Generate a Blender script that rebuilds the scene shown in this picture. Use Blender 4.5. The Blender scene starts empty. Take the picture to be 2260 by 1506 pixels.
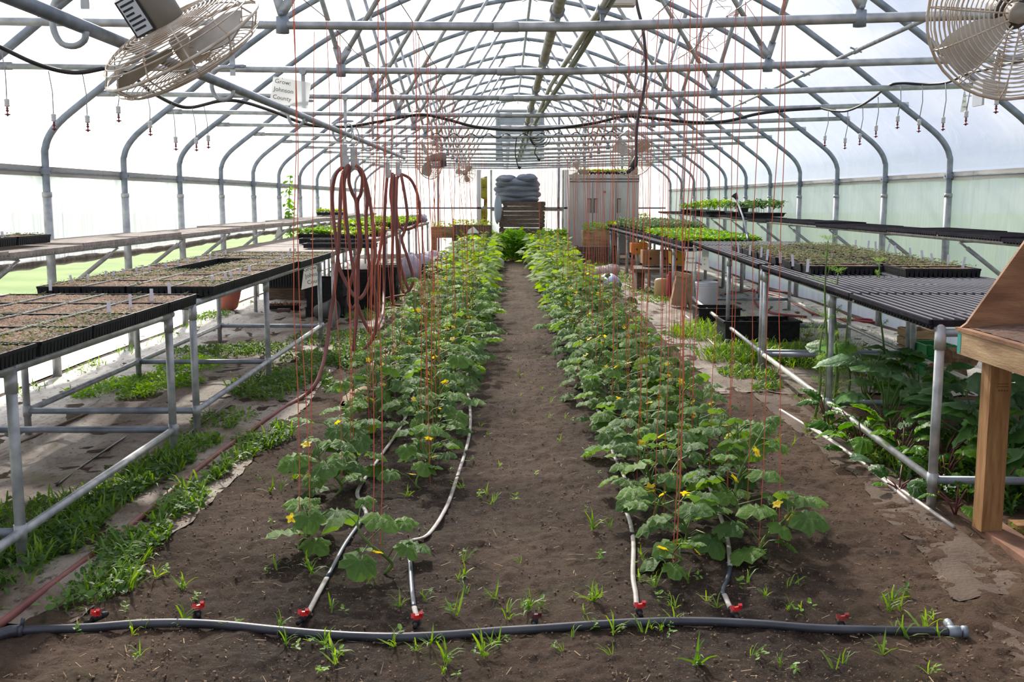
import bpy, math, random
import numpy as np
from mathutils import Vector, Matrix
random.seed(7); rng = np.random.default_rng(7)
C = bpy.context.scene.collection
SC = bpy.context.scene
R = math.radians
# ---------------------------------------------------------------- camera, world, sun, exposure
F_PX = 2323.0
PITCH = math.atan(313.0/2323.0); YAW = math.atan(13.0/2323.0)
cd = bpy.data.cameras.new('camera'); cam = bpy.data.objects.new('camera', cd); C.objects.link(cam)
cd.sensor_width = 36; cd.lens = F_PX/2260*36; cd.clip_start = .05; cd.clip_end = 500
cam.location = (0, 0, 1.5); cam.rotation_euler = (math.pi/2-PITCH, 0, -YAW)
SC.camera = cam
SC.view_settings.view_transform = 'Standard'; SC.view_settings.look = 'None'
SC.view_settings.gamma = 1; SC.view_settings.use_curve_mapping = False
SC.view_settings.exposure = 0.34
SUN_AZ = R(-13); SUN_EL = R(33)
sun_dir = Vector((math.sin(SUN_AZ)*math.cos(SUN_EL), math.cos(SUN_AZ)*math.cos(SUN_EL), math.sin(SUN_EL)))
sd = bpy.data.lights.new('sun', 'SUN'); sd.energy = 5.2; sd.angle = R(3.0); sd.color = (1, .93, .82)
so = bpy.data.objects.new('sun', sd); C.objects.link(so); so.rotation_euler = sun_dir.to_track_quat('Z', 'Y').to_euler()
so.location = (0, 0, 20)

W = bpy.data.worlds.new('sky'); SC.world = W; W.use_nodes = True
nt = W.node_tree; nt.nodes.clear()
def N(nt, t, **kw):
    n = nt.nodes.new(t)
    for k, v in kw.items(): setattr(n, k, v)
    return n
def L(nt, a, b): nt.links.new(a, b)
def mth(nt, op, a, b=None, c=None, clamp=False):
    n = N(nt, 'ShaderNodeMath', operation=op); n.use_clamp = clamp
    for i, v in enumerate((a, b, c)):
        if v is None: continue
        if isinstance(v, (int, float)): n.inputs[i].default_value = v
        else: L(nt, v, n.inputs[i])
    return n.outputs[0]
def mixc(nt, f, a, b, mode='MIX'):
    n = N(nt, 'ShaderNodeMix', data_type='RGBA', blend_type=mode)
    for s, v in ((n.inputs[0], f), (n.inputs[6], a), (n.inputs[7], b)):
        if isinstance(v, (int, float)): s.default_value = v
        elif isinstance(v, tuple): s.default_value = (*v[:3], 1)
        else: L(nt, v, s)
    return n.outputs[2]
tc = N(nt, 'ShaderNodeTexCoord')
dot = N(nt, 'ShaderNodeVectorMath', operation='DOT_PRODUCT'); L(nt, tc.outputs['Generated'], dot.inputs[0]); dot.inputs[1].default_value = sun_dir
dpos = mth(nt, 'MAXIMUM', dot.outputs['Value'], 0.0)
glow = mth(nt, 'ADD', mth(nt, 'MULTIPLY', mth(nt, 'POWER', dpos, 5.0), 4.2), mth(nt, 'MULTIPLY', mth(nt, 'POWER', dpos, 60.0), 4.0))
sepg = N(nt, 'ShaderNodeSeparateXYZ'); L(nt, tc.outputs['Generated'], sepg.inputs[0])
bank = mth(nt, 'MAXIMUM', mth(nt, 'MULTIPLY_ADD', sepg.outputs['X'], -1.3, .52, clamp=True), .04)   # the bright cloud bank fills the left half of the sky
mp = N(nt, 'ShaderNodeMapping'); mp.inputs['Scale'].default_value = (2.2, 2.2, 4.5); mp.inputs['Location'].default_value = (.7, .3, .1); L(nt, tc.outputs['Generated'], mp.inputs[0])
cn = N(nt, 'ShaderNodeTexNoise'); cn.inputs['Scale'].default_value = 1.6; cn.inputs['Detail'].default_value = 5; L(nt, mp.outputs[0], cn.inputs[0])
cr = N(nt, 'ShaderNodeValToRGB'); cr.color_ramp.elements[0].position = .49; cr.color_ramp.elements[1].position = .60; L(nt, cn.outputs['Fac'], cr.inputs[0])
sep = N(nt, 'ShaderNodeSeparateXYZ'); L(nt, tc.outputs['Generated'], sep.inputs[0])
zup = mth(nt, 'MAXIMUM', sep.outputs['Z'], 0.0)
base = mixc(nt, mth(nt, 'POWER', zup, .42, clamp=True), (.54, .59, .67), (.08, .16, .40))
cloudy = mixc(nt, cr.outputs[0], base, (.58, .60, .66))
gl = mixc(nt, 1.0, cloudy, mixc(nt, 1.0, (1.0, .97, .90), mth(nt, 'MULTIPLY', glow, bank), 'MULTIPLY'), 'ADD')
bg = N(nt, 'ShaderNodeBackground'); bg.inputs['Strength'].default_value = 1.15; L(nt, gl, bg.inputs[0])
wo = N(nt, 'ShaderNodeOutputWorld'); L(nt, bg.outputs[0], wo.inputs[0])

# ---------------------------------------------------------------- pixel helpers (used to work out real positions)
_ct, _st = math.cos(PITCH), math.sin(PITCH); _cy, _sy = math.cos(YAW), math.sin(YAW)
def ray(px, py):
    x = (px-1130)/F_PX; y = (753-py)/F_PX
    f = (_ct - y*-_st*-1) if False else None
    d = Vector((x, _ct + y*_st, -_st + y*_ct))
    return Vector((d.x*_cy + d.y*_sy, -d.x*_sy + d.y*_cy, d.z))
def P(px, py, Y):
    d = ray(px, py); t = Y/d.y
    return Vector((d.x*t, Y, 1.5+d.z*t))
def G(px, py, z=0.0):
    d = ray(px, py); t = (z-1.5)/d.z
    return Vector((d.x*t, d.y*t, z))

# ---------------------------------------------------------------- materials
def s2l(c):
    r = []
    for v in c:
        v /= 255.0
        r.append(v/12.92 if v <= .04045 else ((v+.055)/1.055)**2.4)
    return tuple(r)
MATS = {}
def mat(name, col, rough=.6, metal=0.0, col2=None, scale=8.0, bump=0.0, bscale=None, trans=0.0, spec=.5, objrand=0.0, det=4, stretch=None):
    if name in MATS: return MATS[name]
    m = bpy.data.materials.new(name); m.use_nodes = True; t = m.node_tree; t.nodes.clear()
    out = N(t, 'ShaderNodeOutputMaterial'); b = N(t, 'ShaderNodeBsdfPrincipled')
    b.inputs['Roughness'].default_value = rough; b.inputs['Metallic'].default_value = metal
    b.inputs['Specular IOR Level'].default_value = spec
    c = s2l(col); c2 = s2l(col2) if col2 else None
    cs = None
    if c2 or bump:
        g = N(t, 'ShaderNodeNewGeometry'); vec = g.outputs['Position']
        if stretch:
            q = N(t, 'ShaderNodeMapping'); q.inputs['Scale'].default_value = stretch; L(t, vec, q.inputs[0]); vec = q.outputs[0]
    if c2:
        n = N(t, 'ShaderNodeTexNoise'); n.inputs['Scale'].default_value = scale; n.inputs['Detail'].default_value = det; L(t, vec, n.inputs[0])
        f = mth(t, 'MULTIPLY_ADD', n.outputs['Fac'], 3.0, -1.0, clamp=False)
        if objrand:
            oi = N(t, 'ShaderNodeObjectInfo'); f = mth(t, 'ADD', f, mth(t, 'MULTIPLY_ADD', oi.outputs['Random'], 2*objrand, -objrand))
        f = mth(t, 'ADD', f, 0.0, clamp=True)
        cs = mixc(t, f, c, c2)
        L(t, cs, b.inputs['Base Color'])
    else: b.inputs['Base Color'].default_value = (*c, 1)
    if bump:
        n2 = N(t, 'ShaderNodeTexNoise'); n2.inputs['Scale'].default_value = bscale or scale*3; n2.inputs['Detail'].default_value = 5; L(t, vec, n2.inputs[0])
        bp = N(t, 'ShaderNodeBump'); bp.inputs['Strength'].default_value = bump; bp.inputs['Distance'].default_value = .02
        L(t, n2.outputs['Fac'], bp.inputs['Height']); L(t, bp.outputs[0], b.inputs['Normal'])
    sh = b.outputs[0]
    if trans:
        tr = N(t, 'ShaderNodeBsdfTranslucent')
        if cs is not None:
            hs = N(t, 'ShaderNodeHueSaturation'); hs.inputs['Hue'].default_value = .485; hs.inputs['Saturation'].default_value = 1.15; hs.inputs['Value'].default_value = 1.5
            L(t, cs, hs.inputs['Color']); L(t, hs.outputs[0], tr.inputs[0])
        else: tr.inputs[0].default_value = (*c, 1)
        mx = N(t, 'ShaderNodeMixShader'); mx.inputs[0].default_value = trans
        L(t, sh, mx.inputs[1]); L(t, tr.outputs[0], mx.inputs[2]); sh = mx.outputs[0]
    L(t, sh, out.inputs[0]); MATS[name] = m; return m
def film_mat(name, clear, tint=(1, 1, 1), bump=.25, gloss=.06, streak=None, dirt=0.0):
    m = bpy.data.materials.new(name); m.use_nodes = True; t = m.node_tree; t.nodes.clear()
    out = N(t, 'ShaderNodeOutputMaterial')
    tp = N(t, 'ShaderNodeBsdfTransparent'); tp.inputs[0].default_value = (*tint, 1)
    tl = N(t, 'ShaderNodeBsdfTranslucent'); df = N(t, 'ShaderNodeBsdfDiffuse'); gs = N(t, 'ShaderNodeBsdfGlossy')
    gs.inputs['Roughness'].default_value = .25
    tl.inputs[0].default_value = (.93*tint[0], .94*tint[1], .95*tint[2], 1); df.inputs[0].default_value = (.8, .81, .82, 1)
    g = N(t, 'ShaderNodeNewGeometry'); q = N(t, 'ShaderNodeMapping'); q.inputs['Scale'].default_value = streak or (1, 1.2, 1); L(t, g.outputs['Position'], q.inputs[0])
    n = N(t, 'ShaderNodeTexNoise'); n.inputs['Scale'].default_value = 2.2; n.inputs['Detail'].default_value = 4; n.inputs['Distortion'].default_value = .8; L(t, q.outputs[0], n.inputs[0])
    bp = N(t, 'ShaderNodeBump'); bp.inputs['Strength'].default_value = bump; bp.inputs['Distance'].default_value = .08; L(t, n.outputs['Fac'], bp.inputs['Height'])
    for s in (tl, df, gs): L(t, bp.outputs[0], s.inputs['Normal'])
    m1 = N(t, 'ShaderNodeMixShader'); m1.inputs[0].default_value = .25; L(t, tl.outputs[0], m1.inputs[1]); L(t, df.outputs[0], m1.inputs[2])
    m2 = N(t, 'ShaderNodeMixShader'); m2.inputs[0].default_value = gloss; L(t, m1.outputs[0], m2.inputs[1]); L(t, gs.outputs[0], m2.inputs[2])
    m3 = N(t, 'ShaderNodeMixShader'); L(t, m2.outputs[0], m3.inputs[1]); L(t, tp.outputs[0], m3.inputs[2])
    v = mth(t, 'MULTIPLY_ADD', n.outputs['Fac'], .35, clear-.175, clamp=True); L(t, v, m3.inputs[0])
    L(t, m3.outputs[0], out.inputs[0]); MATS[name] = m; return m

# ---------------------------------------------------------------- mesh helpers
class MB:
    def __init__(s): s.v = []; s.f = []; s.off = 0
    def add(s, v, f):
        o = s.off
        s.v.extend([tuple(a) for a in v]); s.f.extend([tuple(i+o for i in a) for a in f]); s.off += len(v); return s
    def box(s, c, d, M=None, taper=1.0):
        x, y, z = d[0]/2, d[1]/2, d[2]/2
        vs = [Vector((sx*x*(taper if sz < 0 else 1), sy*y*(taper if sz < 0 else 1), sz*z)) for sx, sy, sz in ((-1,-1,-1),(1,-1,-1),(1,1,-1),(-1,1,-1),(-1,-1,1),(1,-1,1),(1,1,1),(-1,1,1))]
        if M: vs = [M @ a for a in vs]
        c = Vector(c)
        return s.add([a+c for a in vs], [(0,3,2,1),(4,5,6,7),(0,1,5,4),(1,2,6,5),(2,3,7,6),(3,0,4,7)])
    def box2(s, a, b):
        a, b = Vector(a), Vector(b); return s.box((a+b)/2, [abs(q) for q in (b-a)])
    def bar(s, a, b, w, h, up=(0,0,1)):
        a, b = Vector(a), Vector(b); d = b-a; l = d.length
        if l < 1e-6: return s
        y = d/l; u = Vector(up)
        if abs(y.dot(u)) > .97: u = Vector((1,0,0))
        x = y.cross(u).normalized(); z = x.cross(y)
        return s.box((a+b)/2, (w, l, h), Matrix((x, y, z)).transposed())
    def tube(s, pts, r, n=8, caps=True, flat=1.0):
        pts = [Vector(p) for p in pts]; k = len(pts)
        if k < 2: return s
        rs = r if isinstance(r, (list, tuple)) else [r]*k
        vs, fs = [], []
        tg = [(pts[min(i+1, k-1)]-pts[max(i-1, 0)]).normalized() for i in range(k)]
        u = tg[0].orthogonal().normalized() if abs(tg[0].z) > .9 else tg[0].cross(Vector((0,0,1))).normalized()
        for i in range(k):
            if i: u = (u - tg[i]*u.dot(tg[i])).normalized()
            w = tg[i].cross(u)
            for j in range(n):
                a = 2*math.pi*j/n
                vs.append(pts[i] + (u*math.cos(a) + w*math.sin(a)*flat)*rs[i])
        for i in range(k-1):
            for j in range(n):
                a, b = i*n+j, i*n+(j+1) % n
                fs.append((a, b, b+n, a+n))
        if caps and n > 2:
            fs.append(tuple(range(n-1, -1, -1))); fs.append(tuple((k-1)*n+j for j in range(n)))
        return s.add(vs, fs)
    def lathe(s, c, prof, n=16, M=None):
        c = Vector(c); vs, fs = [], []
        for r, z in prof:
            for j in range(n):
                a = 2*math.pi*j/n; p = Vector((r*math.cos(a), r*math.sin(a), z)); vs.append(c+(M @ p if M else p))
        for i in range(len(prof)-1):
            for j in range(n):
                a, b = i*n+j, i*n+(j+1) % n; fs.append((a, b, b+n, a+n))
        if prof[0][0] > 1e-5: fs.append(tuple(range(n-1, -1, -1)))
        if prof[-1][0] > 1e-5: fs.append(tuple((len(prof)-1)*n+j for j in range(n)))
        return s.add(vs, fs)
    def ring(s, c, R_, r, M=None, n=32, k=4, z=0.0):
        c = Vector(c); pts = []
        for j in range(n+1):
            a = 2*math.pi*j/n; p = Vector((R_*math.cos(a), R_*math.sin(a), z)); pts.append(c+(M @ p if M else p))
        return s.tube(pts, r, k, caps=False)
    def blob(s, c, rad, seed=0, n=10, m=7, amp=.15, M=None):
        rr = random.Random(seed); c = Vector(c); vs, fs = [], []
        ph = [(rr.uniform(0, 6.3), rr.uniform(0, 6.3), rr.randint(2, 4), rr.randint(1, 3)) for _ in range(4)]
        for i in range(m+1):
            th = math.pi*i/m
            for j in range(n):
                a = 2*math.pi*j/n
                k = 1+amp*sum(math.sin(p[2]*a+p[0])*math.sin(p[3]*th+p[1]) for p in ph)
                q = Vector((rad[0]*math.sin(th)*math.cos(a)*k, rad[1]*math.sin(th)*math.sin(a)*k, rad[2]*math.cos(th)*k))
                vs.append(c+(M @ q if M else q))
        for i in range(m):
            for j in range(n):
                a, b = i*n+j, i*n+(j+1) % n; fs.append((a, a+n, b+n, b))
        return s.add(vs, fs)
def smooth_path(pts, k=6):
    pts = [Vector(p) for p in pts]; out = []
    for i in range(len(pts)-1):
        a = pts[max(i-1, 0)]; b = pts[i]; c = pts[i+1]; d = pts[min(i+2, len(pts)-1)]
        for j in range(k):
            t = j/k
            out.append(.5*((2*b)+(c-a)*t+(2*a-5*b+4*c-d)*t*t+(3*b-a-3*c+d)*t**3))
    out.append(pts[-1]); return out
def wpos(o):
    p = Vector((0,0,0))
    while o is not None: p += o.location; o = o.parent
    return p
def finish_mesh(me, m, smooth):
    if m is not None: me.materials.append(m)
    if smooth and len(me.polygons): me.polygons.foreach_set('use_smooth', [True]*len(me.polygons))
def obj(name, mb, m, parent=None, smooth=False, local=False):
    """link one mesh object; mb is in world coordinates unless local"""
    o = wpos(parent) if (parent is not None and not local) else Vector((0,0,0))
    me = bpy.data.meshes.new(name)
    me.from_pydata([(v[0]-o.x, v[1]-o.y, v[2]-o.z) for v in mb.v], [], mb.f); finish_mesh(me, m, smooth)
    ob = bpy.data.objects.new(name, me); C.objects.link(ob)
    if parent is not None: ob.parent = parent
    return ob
def npmesh(name, V, F, m=None, smooth=False):
    me = bpy.data.meshes.new(name); V = np.ascontiguousarray(V, dtype=np.float32); F = np.ascontiguousarray(F, dtype=np.int32)
    me.vertices.add(len(V)); me.vertices.foreach_set('co', V.ravel())
    k = F.shape[1]; me.loops.add(F.size); me.loops.foreach_set('vertex_index', F.ravel())
    me.polygons.add(len(F)); me.polygons.foreach_set('loop_start', np.arange(0, F.size, k, dtype=np.int32))
    try: me.polygons.foreach_set('loop_total', np.full(len(F), k, dtype=np.int32))
    except Exception: pass
    if smooth: me.polygons.foreach_set('use_smooth', np.ones(len(F), dtype=bool))
    me.update(calc_edges=True); me.validate()
    if m is not None: me.materials.append(m)
    return me
def npobj(name, V, F, m, parent=None, smooth=False, local=False):
    if parent is not None and not local: V = np.asarray(V)-np.array(wpos(parent))
    o = bpy.data.objects.new(name, npmesh(name, V, F, m, smooth)); C.objects.link(o)
    if parent is not None: o.parent = parent
    return o
def inst(name, me, parent, M):
    o = bpy.data.objects.new(name, me); C.objects.link(o); o.parent = parent; o.matrix_local = M; return o
def tag(o, label, cat, group=None, kind=None):
    o['label'] = label; o['category'] = cat
    if group: o['group'] = group
    if kind: o['kind'] = kind
    return o
def thing(name, loc, label, cat, group=None):
    o = bpy.data.objects.new(name, None); C.objects.link(o); o.location = loc; o.empty_display_size = .1
    return tag(o, label, cat, group)
def struct(o): o['kind'] = 'structure'; return o
def copy_tree(o, parent=None):
    c = o.copy(); C.objects.link(c); c.parent = parent
    for ch in list(o.children): copy_tree(ch, c)
    return c
def rep(tv, tf, Ms, pos):
    """replicate template verts (k,3), faces (m,j) with matrices (N,3,3) and positions (N,3)"""
    tv = np.asarray(tv, float); tf = np.asarray(tf); n = len(pos); k = len(tv)
    V = np.einsum('nij,kj->nki', Ms, tv)+np.asarray(pos)[:, None, :]
    F = tf[None]+(np.arange(n)*k)[:, None, None]
    return V.reshape(-1, 3), F.reshape(-1, tf.shape[1])
def rotmats(yaw, pitch, roll, sc):
    cy, sy = np.cos(yaw), np.sin(yaw); cp, sp = np.cos(pitch), np.sin(pitch); cr_, sr = np.cos(roll), np.sin(roll); z = np.zeros_like(yaw); o = z+1
    Rz = np.array([[cy, -sy, z], [sy, cy, z], [z, z, o]]).transpose(2, 0, 1)
    Rx = np.array([[o, z, z], [z, cp, -sp], [z, sp, cp]]).transpose(2, 0, 1)
    Ry = np.array([[cr_, z, sr], [z, o, z], [-sr, z, cr_]]).transpose(2, 0, 1)
    return (Rz@Rx@Ry)*np.asarray(sc)[:, None, None]
# value noise
_perm = np.random.default_rng(3).random((256, 256))
def vnoise(x, y):
    x = np.asarray(x, float); y = np.asarray(y, float)
    xi = np.floor(x).astype(int); yi = np.floor(y).astype(int); fx = x-xi; fy = y-yi
    fx = fx*fx*(3-2*fx); fy = fy*fy*(3-2*fy)
    g = lambda a, b: _perm[a % 256, b % 256]
    return (g(xi, yi)*(1-fx)+g(xi+1, yi)*fx)*(1-fy)+(g(xi, yi+1)*(1-fx)+g(xi+1, yi+1)*fx)*fy
def gz(x, y):
    """ground relief: gentle swells; the bare path in the middle sits a little lower than the beds"""
    x = np.asarray(x, float); y = np.asarray(y, float)
    h = (vnoise(x*.9+5, y*.9)-.5)*.05+(vnoise(x*2.7, y*2.7+9)-.5)*.025
    bed = np.exp(-((x+.66)/.45)**2)+np.exp(-((x-.86)/.45)**2)
    far = np.clip((y-4)/3, 0, 1)
    return (h*.7+bed*.02*far-.005)*np.clip((14-np.abs(x))/3, 0, 1)
def g1(x, y): return float(gz(x, y))
def GG(px, py, dz=0.0):
    p = G(px, py); 
    for _ in range(3): p = G(px, py, g1(p.x, p.y)+dz)
    return p
_ones = ['first', 'second', 'third', 'fourth', 'fifth', 'sixth', 'seventh', 'eighth', 'ninth', 'tenth', 'eleventh', 'twelfth', 'thirteenth', 'fourteenth', 'fifteenth', 'sixteenth', 'seventeenth', 'eighteenth', 'nineteenth']
_tens = ['twenty', 'thirty', 'forty', 'fifty', 'sixty', 'seventy', 'eighty', 'ninety']
NTH = _ones+[(t[:-1]+'ieth') if i == 0 else t+'-'+_ones[i-1] for t in _tens for i in range(10)]

# ---------------------------------------------------------------- material set
film_roof = film_mat('film_roof', .74, bump=.35)
film_side = film_mat('film_side', .10, tint=(.985, 1.0, .995), bump=.4, streak=(1, 2.5, .35))
film_end = film_mat('film_end', .14, bump=.3, streak=(2.5, 1, .25))
galv = mat('galvanised', (194, 194, 192), .42, .35, (154, 156, 158), 14)
galv_d = mat('galvanised_dull', (158, 164, 172), .5, .35, (124, 132, 142), 10)
pipe_white = mat('bright_pipe', (212, 210, 200), .36, .35, (178, 176, 166), 12)
steel_paint = mat('weathered_board', (196, 194, 184), .8, 0, (158, 156, 146), 5, stretch=(1, .2, 1))
black_pl = mat('black_plastic', (32, 32, 34), .6, 0, (46, 45, 46), 20, spec=.2)
dark_pl = mat('bench_plastic', (38, 36, 42), .8, 0, (52, 50, 56), 15, spec=.03)
grey_pl = mat('bench_plastic_dusty', (196, 186, 176), .7, 0, (160, 148, 140), 12, trans=.2)
black_rub = mat('black_tube', (34, 32, 31), .4)
hose_red = mat('hose_red', (138, 80, 72), .6, 0, (112, 62, 56), 6)
hose_or = mat('twine_orange', (214, 108, 76), .8)
wire_tan = mat('fan_wire', (206, 196, 184), .5, .1, (176, 152, 128), 14)
blade_m = mat('fan_blade', (182, 174, 164), .5, .1, (150, 142, 132), 9)
motor_m = mat('fan_motor', (52, 50, 50), .5, .1)
paper = mat('white_paper', (232, 232, 228), .7, 0, trans=.35)
ink = mat('ink', (96, 84, 76), .8)
ink_d = mat('ink_dark', (50, 50, 54), .8)
wood_old = mat('crate_wood', (118, 98, 82), .85, 0, (82, 68, 56), 9, .3, 30, stretch=(1, 1, 6))
wood_bench = mat('bench_wood', (186, 156, 116), .7, 0, (140, 106, 74), 6, .15, 40, stretch=(.6, .6, 3))
wood_post = mat('post_wood', (176, 132, 84), .7, 0, (140, 96, 56), 7, .12, 40, stretch=(6, 6, .7))
plywood = mat('plywood', (158, 112, 78), .75, 0, (116, 76, 50), 4, .2, 30, stretch=(1, 1.5, 5))
soil_m = mat('loose_soil', (84, 64, 50), .95, 0, (46, 34, 26), 30, .6, 60)
soil_tray = mat('seed_soil', (164, 130, 104), .95, 0, (84, 62, 48), 90, .8, 120, det=2)
leaf_c = mat('cucumber_leaf', (84, 116, 58), .6, 0, (106, 140, 62), 3, .45, 60, trans=.42, spec=.3, objrand=.9)
leaf_far = mat('cucumber_far', (92, 128, 50), .65, 0, (146, 172, 70), 2.5, .3, 40, trans=.5, spec=.2)
leaf_b = mat('bright_leaf', (128, 166, 54), .5, 0, (92, 140, 44), 4, trans=.5, objrand=.5)
leaf_t = mat('tomato_leaf', (84, 132, 42), .5, 0, (140, 184, 60), 3, trans=.5)
leaf_w = mat('weed_leaf', (58, 92, 36), .6, 0, (104, 136, 60), 2.5, trans=.35)
leaf_g = mat('grass_blade', (92, 132, 44), .5, 0, (136, 168, 66), 3, trans=.45, objrand=.4)
leaf_k = mat('kale_leaf', (120, 156, 112), .5, 0, (88, 134, 60), 3, .5, 40, trans=.42, objrand=.9)
leaf_beet = mat('beet_leaf', (110, 160, 46), .45, 0, (60, 108, 34), 4, .5, 40, trans=.42, objrand=.6)
leaf_h = mat('herb_leaf', (104, 124, 84), .6, 0, (70, 100, 52), 5, trans=.4)
leaf_s = mat('seedling_leaf', (112, 122, 78), .7, 0, (88, 98, 60), 20, trans=.35)
stem_g = mat('stem_green', (120, 146, 74), .55, 0, (94, 120, 58), 12, trans=.2)
stem_r = mat('beet_stem', (104, 52, 52), .6)
petal = mat('petal', (254, 222, 40), .5, trans=.45)
tag_m = mat('plant_tag', (226, 224, 232), .5, 0, trans=.2)
tape_m = mat('drip_tape', (176, 168, 160), .6, 0, (128, 120, 112), 9)
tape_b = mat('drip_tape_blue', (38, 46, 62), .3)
header_m = mat('header_hose', (46, 47, 53), .4, 0, (72, 72, 78), 7)
valve_r = mat('valve_red', (214, 44, 44), .45)
terracotta = mat('terracotta', (178, 102, 80), .7)
bucket_m = mat('bucket_white', (216, 220, 228), .45, 0, trans=.15)
def fabric_material():
    m = bpy.data.materials.new('landscape_fabric'); m.use_nodes = True; t = m.node_tree; t.nodes.clear()
    out = N(t, 'ShaderNodeOutputMaterial'); b = N(t, 'ShaderNodeBsdfPrincipled'); b.inputs['Roughness'].default_value = .75; b.inputs['Specular IOR Level'].default_value = .35
    g = N(t, 'ShaderNodeNewGeometry'); pos = g.outputs['Position']; sx = N(t, 'ShaderNodeSeparateXYZ'); L(t, pos, sx.inputs[0])
    def nz(sc, det=4, st=(1, 1, 1), rough=.6, dist=0.0):
        q = N(t, 'ShaderNodeMapping'); q.inputs['Scale'].default_value = st; L(t, pos, q.inputs[0])
        n = N(t, 'ShaderNodeTexNoise'); n.inputs['Scale'].default_value = sc; n.inputs['Detail'].default_value = det; n.inputs['Roughness'].default_value = rough; n.inputs['Distortion'].default_value = dist; L(t, q.outputs[0], n.inputs[0]); return n.outputs['Fac']
    def ramp(f, a, b_):
        r = N(t, 'ShaderNodeMapRange'); r.inputs['From Min'].default_value = a; r.inputs['From Max'].default_value = b_; L(t, f, r.inputs[0]); return r.outputs[0]
    near_wall = ramp(mth(t, 'ABSOLUTE', sx.outputs['X']), 2.5, 3.7)          # paler and less mottled towards the walls, browner towards the aisle
    c = mixc(t, near_wall, s2l((150, 138, 124)), s2l((196, 190, 182)))
    dirt = ramp(mth(t, 'SUBTRACT', nz(1.6, 6, (1.3, .8, 1), .65, .5), mth(t, 'MULTIPLY', near_wall, .16)), .40, .56)
    c = mixc(t, mth(t, 'MULTIPLY', dirt, .85), c, s2l((98, 78, 62)))
    c = mixc(t, mth(t, 'MULTIPLY', ramp(nz(22, 5, (1.6, .7, 1), .7), .56, .64), .8), c, s2l((56, 43, 33)))
    c = mixc(t, mth(t, 'MULTIPLY', ramp(nz(2.6, 3, (1, 1, 1)), .56, .70), .45), c, s2l((112, 112, 58)))
    L(t, c, b.inputs['Base Color'])
    bp = N(t, 'ShaderNodeBump'); bp.inputs['Strength'].default_value = .7; bp.inputs['Distance'].default_value = .03
    L(t, mth(t, 'ADD', nz(3.5, 5, (2.2, .6, 1)), mth(t, 'MULTIPLY', nz(30, 4), .3)), bp.inputs['Height']); L(t, bp.outputs[0], b.inputs['Normal'])
    L(t, b.outputs[0], out.inputs[0]); return m
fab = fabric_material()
fab_s = mat('fabric_strip', (98, 80, 66), .9, 0, (76, 58, 45), 3.5, .4, 50)
white_sheet = mat('white_ground_sheet', (226, 226, 222), .6, 0, (204, 204, 200), 4, .3)
# ================================================================ SETTING
S = 1.829
CX = .32; HW = 4.18
PROF = [(4.18,-1.55),(4.18,-.6),(4.18,.30),(4.17,.43),(4.13,.53),(4.04,.64),(3.88,.77),(3.6,.98),(3.2,1.29),(2.8,1.58),(2.38,1.86),(1.8,2.15),(1.2,2.40),(.6,2.57),(0,2.66)]
arch_pts = smooth_path([(CX+u, 0, 1.5+h) for u, h in PROF], 3)[:-1]+[Vector((CX, 0, 4.16))]
arch_full = arch_pts+[Vector((2*CX-p.x, 0, p.z)) for p in reversed(arch_pts[:-1])]
HY = [5.30+S*k for k in range(-5, 14)]       # hoop positions along the house
Y0, Y1 = HY[0]-.5, 29.3
def roof_z(x):
    u = abs(x-CX)
    for (a, b), (c, d) in zip(PROF[2:-1], PROF[3:]):
        if c <= u <= a: return 1.5+b+(d-b)*(a-u)/max(a-c, 1e-6)
    return 4.16
# soil ground ------------------------------------------------------------
def axis(a, b, s0, grow, c):
    out = [c]
    s = s0
    while out[-1] < b: out.append(out[-1]+s); s *= grow
    lo = [c]; s = s0
    while lo[-1] > a: lo.append(lo[-1]-s); s *= grow
    return np.array(sorted(set(lo[1:]+out)))
xs = np.concatenate([np.linspace(-4.4, -2.2, 40), np.linspace(-2.18, 2.6, 260), np.linspace(2.65, 5.0, 50)])
ys = np.concatenate([np.linspace(-5, 2.9, 30)[:-1], 2.9+np.cumsum(np.linspace(.014, .085, 560))])
ys = ys[ys < 30.0]
Xg, Yg = np.meshgrid(xs, ys)
fine = (vnoise(Xg*17, Yg*17)-.5)*.020+(vnoise(Xg*38, Yg*38+3)-.5)*.016+np.maximum(0, vnoise(Xg*9+40, Yg*9)-.72)*.06
Zg = gz(Xg, Yg)+fine*np.clip((3-np.abs(Xg))/1.0, .25, 1)
nx, ny = len(xs), len(ys)
idx = np.arange(nx*ny).reshape(ny, nx)
Fg = np.stack([idx[:-1,:-1], idx[:-1,1:], idx[1:,1:], idx[1:,:-1]], -1).reshape(-1, 4)
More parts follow.
